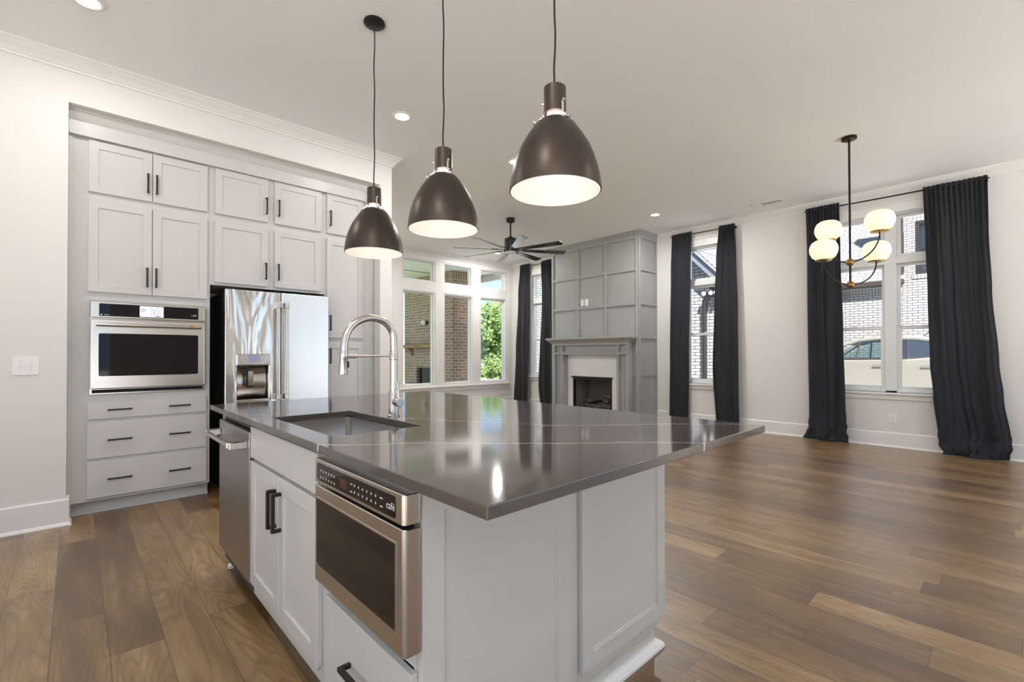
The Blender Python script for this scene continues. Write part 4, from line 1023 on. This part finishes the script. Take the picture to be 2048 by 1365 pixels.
o = thing('rustic_mantel', (6.66, 10.7, 1.36), 'rough cedar beam mantel on the outdoor brick fireplace', 'mantel')
obj('beam', G().box(6.55, 6.7600, 9.72, 11.75, 1.362, 1.442), M['wood'], o, bevel=.006)
for y in (9.95, 11.20):
    pf = [(6.7600, 1.361), (6.60, 1.361), (6.61, 1.32), (6.66, 1.28), (6.70, 1.22), (6.71, 1.16), (6.7600, 1.16)]
    obj('corbel', G().prism(Fr((0, y, 0), (1, 0, 0), (0, 0, 1), (0, 1, 0)), pf, 0, .10), M['wood'], o, bevel=.004)
t = thing('porch_light', (6.72, 10.52, 2.02), 'small white globe camera light on the outdoor chimney', 'outdoor light')
obj('mount', G().cyl((6.7605, 10.50, 2.02), (6.69, 10.50, 2.02), .05, .045), M['blackm'], t, smooth=True)
obj('globe', G().sphere((6.655, 10.52, 2.02), .065, 20, 12), M['plastic'], t, smooth=True)
# neighbour's house: near gabled wing and far wing
t = thing('neighbor_wing', (10.9, 8, -.25), 'white brick gabled wing of the neighboring house outside the narrow windows', 'house', 'neighboring white brick houses')
F_ = FX(10.8)
obj('brick_wall', G().prism(F_, [(4.55, -.25), (11.3, -.25), (11.3, 2.95), (7.95, 6.35), (4.62, 2.98), (4.55, 2.9)], -.25, 0).box(10.9, 14.3, 4.55, 4.80, -.25, 2.80), M['white_brick'], t)
g = G()
for s_, (ya, za), (yb, zb) in ((1, (7.95, 6.55), (4.25, 2.72)), (1, (7.95, 6.55), (11.65, 2.72))):
    g.prism(F_, [(ya, za), (yb, zb), (yb, zb-.22), (ya, za-.22)], .0, .28)
obj('rake_board', g, M['siding'], t)
g = G()
for (ya, za), (yb, zb) in (((7.95, 6.62), (4.18, 2.74)), ((7.95, 6.62), (11.72, 2.74))):
    g.prism(F_, [(ya, za), (yb, zb), (yb, zb-.065), (ya, za-.065)], .0, .33)
obj('drip_edge', g, M['fascia'], t)
g = G()
for (ya, za), (yb, zb) in (((7.95, 6.66), (4.15, 2.75)), ((7.95, 6.66), (11.75, 2.75))):
    g.prism(F_, [(ya, za), (yb, zb), (yb, zb-.04), (ya, za-.04)], -3.6, .34)
obj('roof', g, M['shingle'], t)
obj('soffit', G().box(10.82, 14.3, 4.2, 4.55, 2.68, 2.72), M['gutter'], t)
obj('downspout', G().tube([(10.70, 4.40, 2.66), (10.72, 4.62, 2.63), (10.73, 4.80, 2.55), (10.73, 4.90, 2.42), (10.73, 4.905, 2.2), (10.73, 4.905, -.2)], .055, 12), M['blackm'], t, smooth=True)
fl = obj('flood_light', G().tube([(10.70, 4.72, 2.70), (10.62, 4.84, 2.60)], .035, 10).tube([(10.70, 4.72, 2.70), (10.60, 4.70, 2.60)], .035, 10).tube([(10.70, 4.72, 2.70), (10.62, 4.60, 2.60)], .035, 10), M['blackm'], t)
obj('flood_lamp', G().sphere((10.60, 4.86, 2.575), .05, 14, 8).sphere((10.58, 4.69, 2.575), .05, 14, 8).sphere((10.60, 4.575, 2.575), .05, 14, 8), M['plastic'], fl, smooth=True)
obj('siding_wall', G().box(16.8, 17.1, 3.8, 10, -.25, 8.2), M['siding'], t)
t = thing('neighbor_house', (18.2, 2.5, -.25), 'white brick neighboring house with brown gutter outside the wide window', 'house', 'neighboring white brick houses')
XH = 18.0; F_ = FX(XH)
obj('brick_wall', walled(F_, -4, 6.5, -.25, 8, [(1.0, 1.91, 3.52, 5.06), (2.18, 6.5, 3.20, 8)], .3), M['white_brick'], t)
obj('soldier_course', G().fbox(F_, 2.2, 6.5, 3.0, 3.20, 0, .006).fbox(F_, .9, 2.0, 5.07, 5.29, 0, .006).fbox(F_, .9, 2.0, 3.38, 3.50, 0, .02), M['white_sold'], t)
g = G()
v = [(XH-.22, 2.18, 3.36), (XH-.22, 6.6, 3.36), (XH+5.2, 6.6, 7.9), (XH+5.2, 2.18, 7.9)]
g.quad(v)
obj('roof', g, M['shingle'], t, solid=.06)
obj('gutter', G().fbox(F_, 2.16, 6.6, 3.235, 3.37, .10, .23).fbox(F_, 2.2, 6.6, 3.205, 3.235, .0, .22), M['gutter'], t, bevel=.01)
obj('downspout', G().fbox(F_, 2.19, 2.29, 3.45, 6.6, .0, .08), M['gutter'], t)
w_ = obj('window_frame', frame(G(), F_, 1.0, 1.91, 3.52, 5.06, .09, -.12, .02).fbox(F_, 1.09, 1.82, 4.20, 4.26, -.10, .0), M['blackm'], t)
obj('pane', G().fbox(F_, 1.09, 1.82, 3.61, 4.97, -.08, -.06), M['cardark'], w_)
# parked car
t = thing('pickup_truck', (15.7, 1.9, -.25), 'pale champagne pickup truck parked outside the wide window', 'car')
XA, XZ = 14.80, 16.62
FA = FX(XA)
body = [(-.75, .20), (-.78, .55), (-.72, 1.0), (1.15, 1.07), (1.30, 1.10), (1.80, 1.055), (3.35, 1.02), (3.62, 1.00), (4.55, .90), (4.80, .70), (4.85, .25), (4.62, .08), (-.60, .08)]
obj('body', G().prism(FA, body, -(XZ-XA), 0), M['carpaint'], t, bevel=.05, seg=3, smooth=True)
# cabin: pillars and roof as a tapered shell of thin members
def cabpt(y, z, side): 
    k = max(0, (z-1.03)/.6); inset = .20*k
    return (XA+.015+inset, y, z) if side < 0 else (XZ-.015-inset, y, z)
g = G()
roofp = [(1.22, 1.50), (1.45, 1.575), (1.95, 1.62), (2.45, 1.615), (2.80, 1.53), (3.05, 1.43)]
edge = [cabpt(y, z, -1) for y, z in roofp]; edge2 = [cabpt(y, z, 1) for y, z in roofp]
for k in range(len(roofp)-1):
    g.quad([edge[k], edge[k+1], edge2[k+1], edge2[k]])
obj('roof', g, M['carpaint'], t, solid=.05, smooth=True)
g = G()
for sd in (-1, 1):
    g.tube([cabpt(3.62, 1.02, sd), cabpt(3.30, 1.24, sd), cabpt(3.05, 1.42, sd), cabpt(2.72, 1.535, sd), cabpt(2.3, 1.575, sd), cabpt(1.6, 1.555, sd), cabpt(1.28, 1.50, sd), cabpt(1.22, 1.42, sd), cabpt(1.18, 1.06, sd)], .05, 10)
obj('pillar', g, M['carpaint'], t, smooth=True)
g = G()
for sd in (-1, 1):
    g.tube([cabpt(2.12, 1.03, sd), cabpt(2.06, 1.53, sd)], .05, 10); g.tube([cabpt(2.78, 1.03, sd), cabpt(2.72, 1.50, sd)], .022, 8)
    g.tube([cabpt(3.52, 1.045, sd), cabpt(2.2, 1.045, sd), cabpt(1.75, 1.06, sd), cabpt(1.22, 1.10, sd)], .016, 8)
obj('window_trim', g, M['rubber'], t, smooth=True)
g = G()
for sd in (-1, 1):
    g.quad([cabpt(3.50, 1.04, sd), cabpt(2.12, 1.03, sd), cabpt(2.08, 1.56, sd), cabpt(2.62, 1.545, sd)][:4])
obj('front_window', g, M['carglass'], t)
g = G()
for sd in (-1, 1):
    f = [cabpt(y, z, sd) for y, z in ((2.10, 1.03), (1.75, 1.05), (1.20, 1.10), (1.25, 1.46), (1.45, 1.55), (2.07, 1.56))]
    g.quad(f)
obj('rear_window', g, M['cardark'], t)
obj('seat', G().box(15.0, 16.4, 2.15, 2.30, .9, 1.30).box(15.08, 15.40, 2.18, 2.28, 1.30, 1.46).box(16.0, 16.3, 2.18, 2.28, 1.30, 1.46), M['rubber'], t, bevel=.04, seg=2)
for y in (2.33, 1.40): obj('door_handle', G().box(XA-.035, XA-.012, y-.10, y+.10, .855, .885).box(XA-.02, XA+.01, y-.10, y-.07, .855, .885).box(XA-.02, XA+.01, y+.07, y+.10, .855, .885), M['chrome'], t, bevel=.005)
obj('side_mirror', G().box(XA-.20, XA-.02, 3.13, 3.25, 1.03, 1.22), M['carpaint'], t, bevel=.03, seg=2)
obj('antenna', G().tube([(15.5, 1.55, 1.57), (15.5, 1.50, 1.62), (15.5, 1.36, 1.80)], [.05, .012, .006], 8), M['rubber'], t)
for x0, x1 in ((XA-.02, XA+.24), (XZ-.24, XZ+.02)):
    for y in (-.05, 3.95):
        wl = obj('wheel', G().cyl((x0, y, .11), (x1, y, .11), .36, seg=28), M['rubber'], t, bevel=.02)
        obj('rim', G().cyl((x0-.004, y, .11), (x1+.004, y, .11), .22, seg=24), M['nickel'], wl)

# trees behind the house
def tree(x, y, zb, h, rad, label, seed, nl, lf=.16):
    t = thing('garden_tree', (x, y, zb), label, 'tree', 'trees beyond the lawn')
    rnd = random.Random(seed)
    obj('trunk', G().tube([(x, y, zb), (x+.1, y, zb+h*.35), (x-.05, y+.1, zb+h*.75)], [.16, .11, .05], 10), M['bark'], t, smooth=True)
    g = G(); bm = g.bm
    blobs = [(rnd.uniform(-.75, .75)*rad, rnd.uniform(-.75, .75)*rad, h*rnd.uniform(.18, .95), rad*rnd.uniform(.28, .52)) for _ in range(22)]
    for i in range(nl):
        bx, by, bz, br = blobs[i % len(blobs)]
        d = Vector((rnd.gauss(0, 1), rnd.gauss(0, 1), rnd.gauss(0, 1))).normalized()*br*rnd.uniform(.55, 1.08)
        c = Vector((x+bx, y+by, zb+bz))+d
        if c.z < zb+.1: c.z = zb+.1+rnd.random()*.4
        u = Vector((rnd.gauss(0, 1), rnd.gauss(0, 1), rnd.gauss(0, 1))).normalized(); w = u.orthogonal().normalized(); s_ = lf*rnd.uniform(.6, 1.3)
        g.quad([c+u*s_, c+w*s_*.45, c-u*s_, c-w*s_*.45])
    obj('foliage', g, M['leaf'], t)
tree(21.2, 25.0, -.86, 5.7, 2.2, 'leafy green tree seen through the window nearest the room corner', 1, 5200, .17)
tree(16.3, 22.0, -.86, 4.0, 1.6, 'lower yellow-green tree left of the tall one beyond the lawn', 2, 3600, .16)
tree(27.0, 30.5, -.86, 6.2, 2.6, 'taller tree at the back edge of the lawn', 3, 4200, .19)
tree(12.6, 27.5, -.86, 5.0, 2.2, 'tree glimpsed past the left edge of the outdoor chimney', 4, 2500, .18)
tree(8.0, 20.5, -.86, 4.6, 2.0, 'tree behind the white porch post', 5, 2500, .17)

tree(18.3, 20.6, -.86, 2.0, .95, 'low bright shrub in front of the tall tree beyond the porch', 6, 2200, .09)
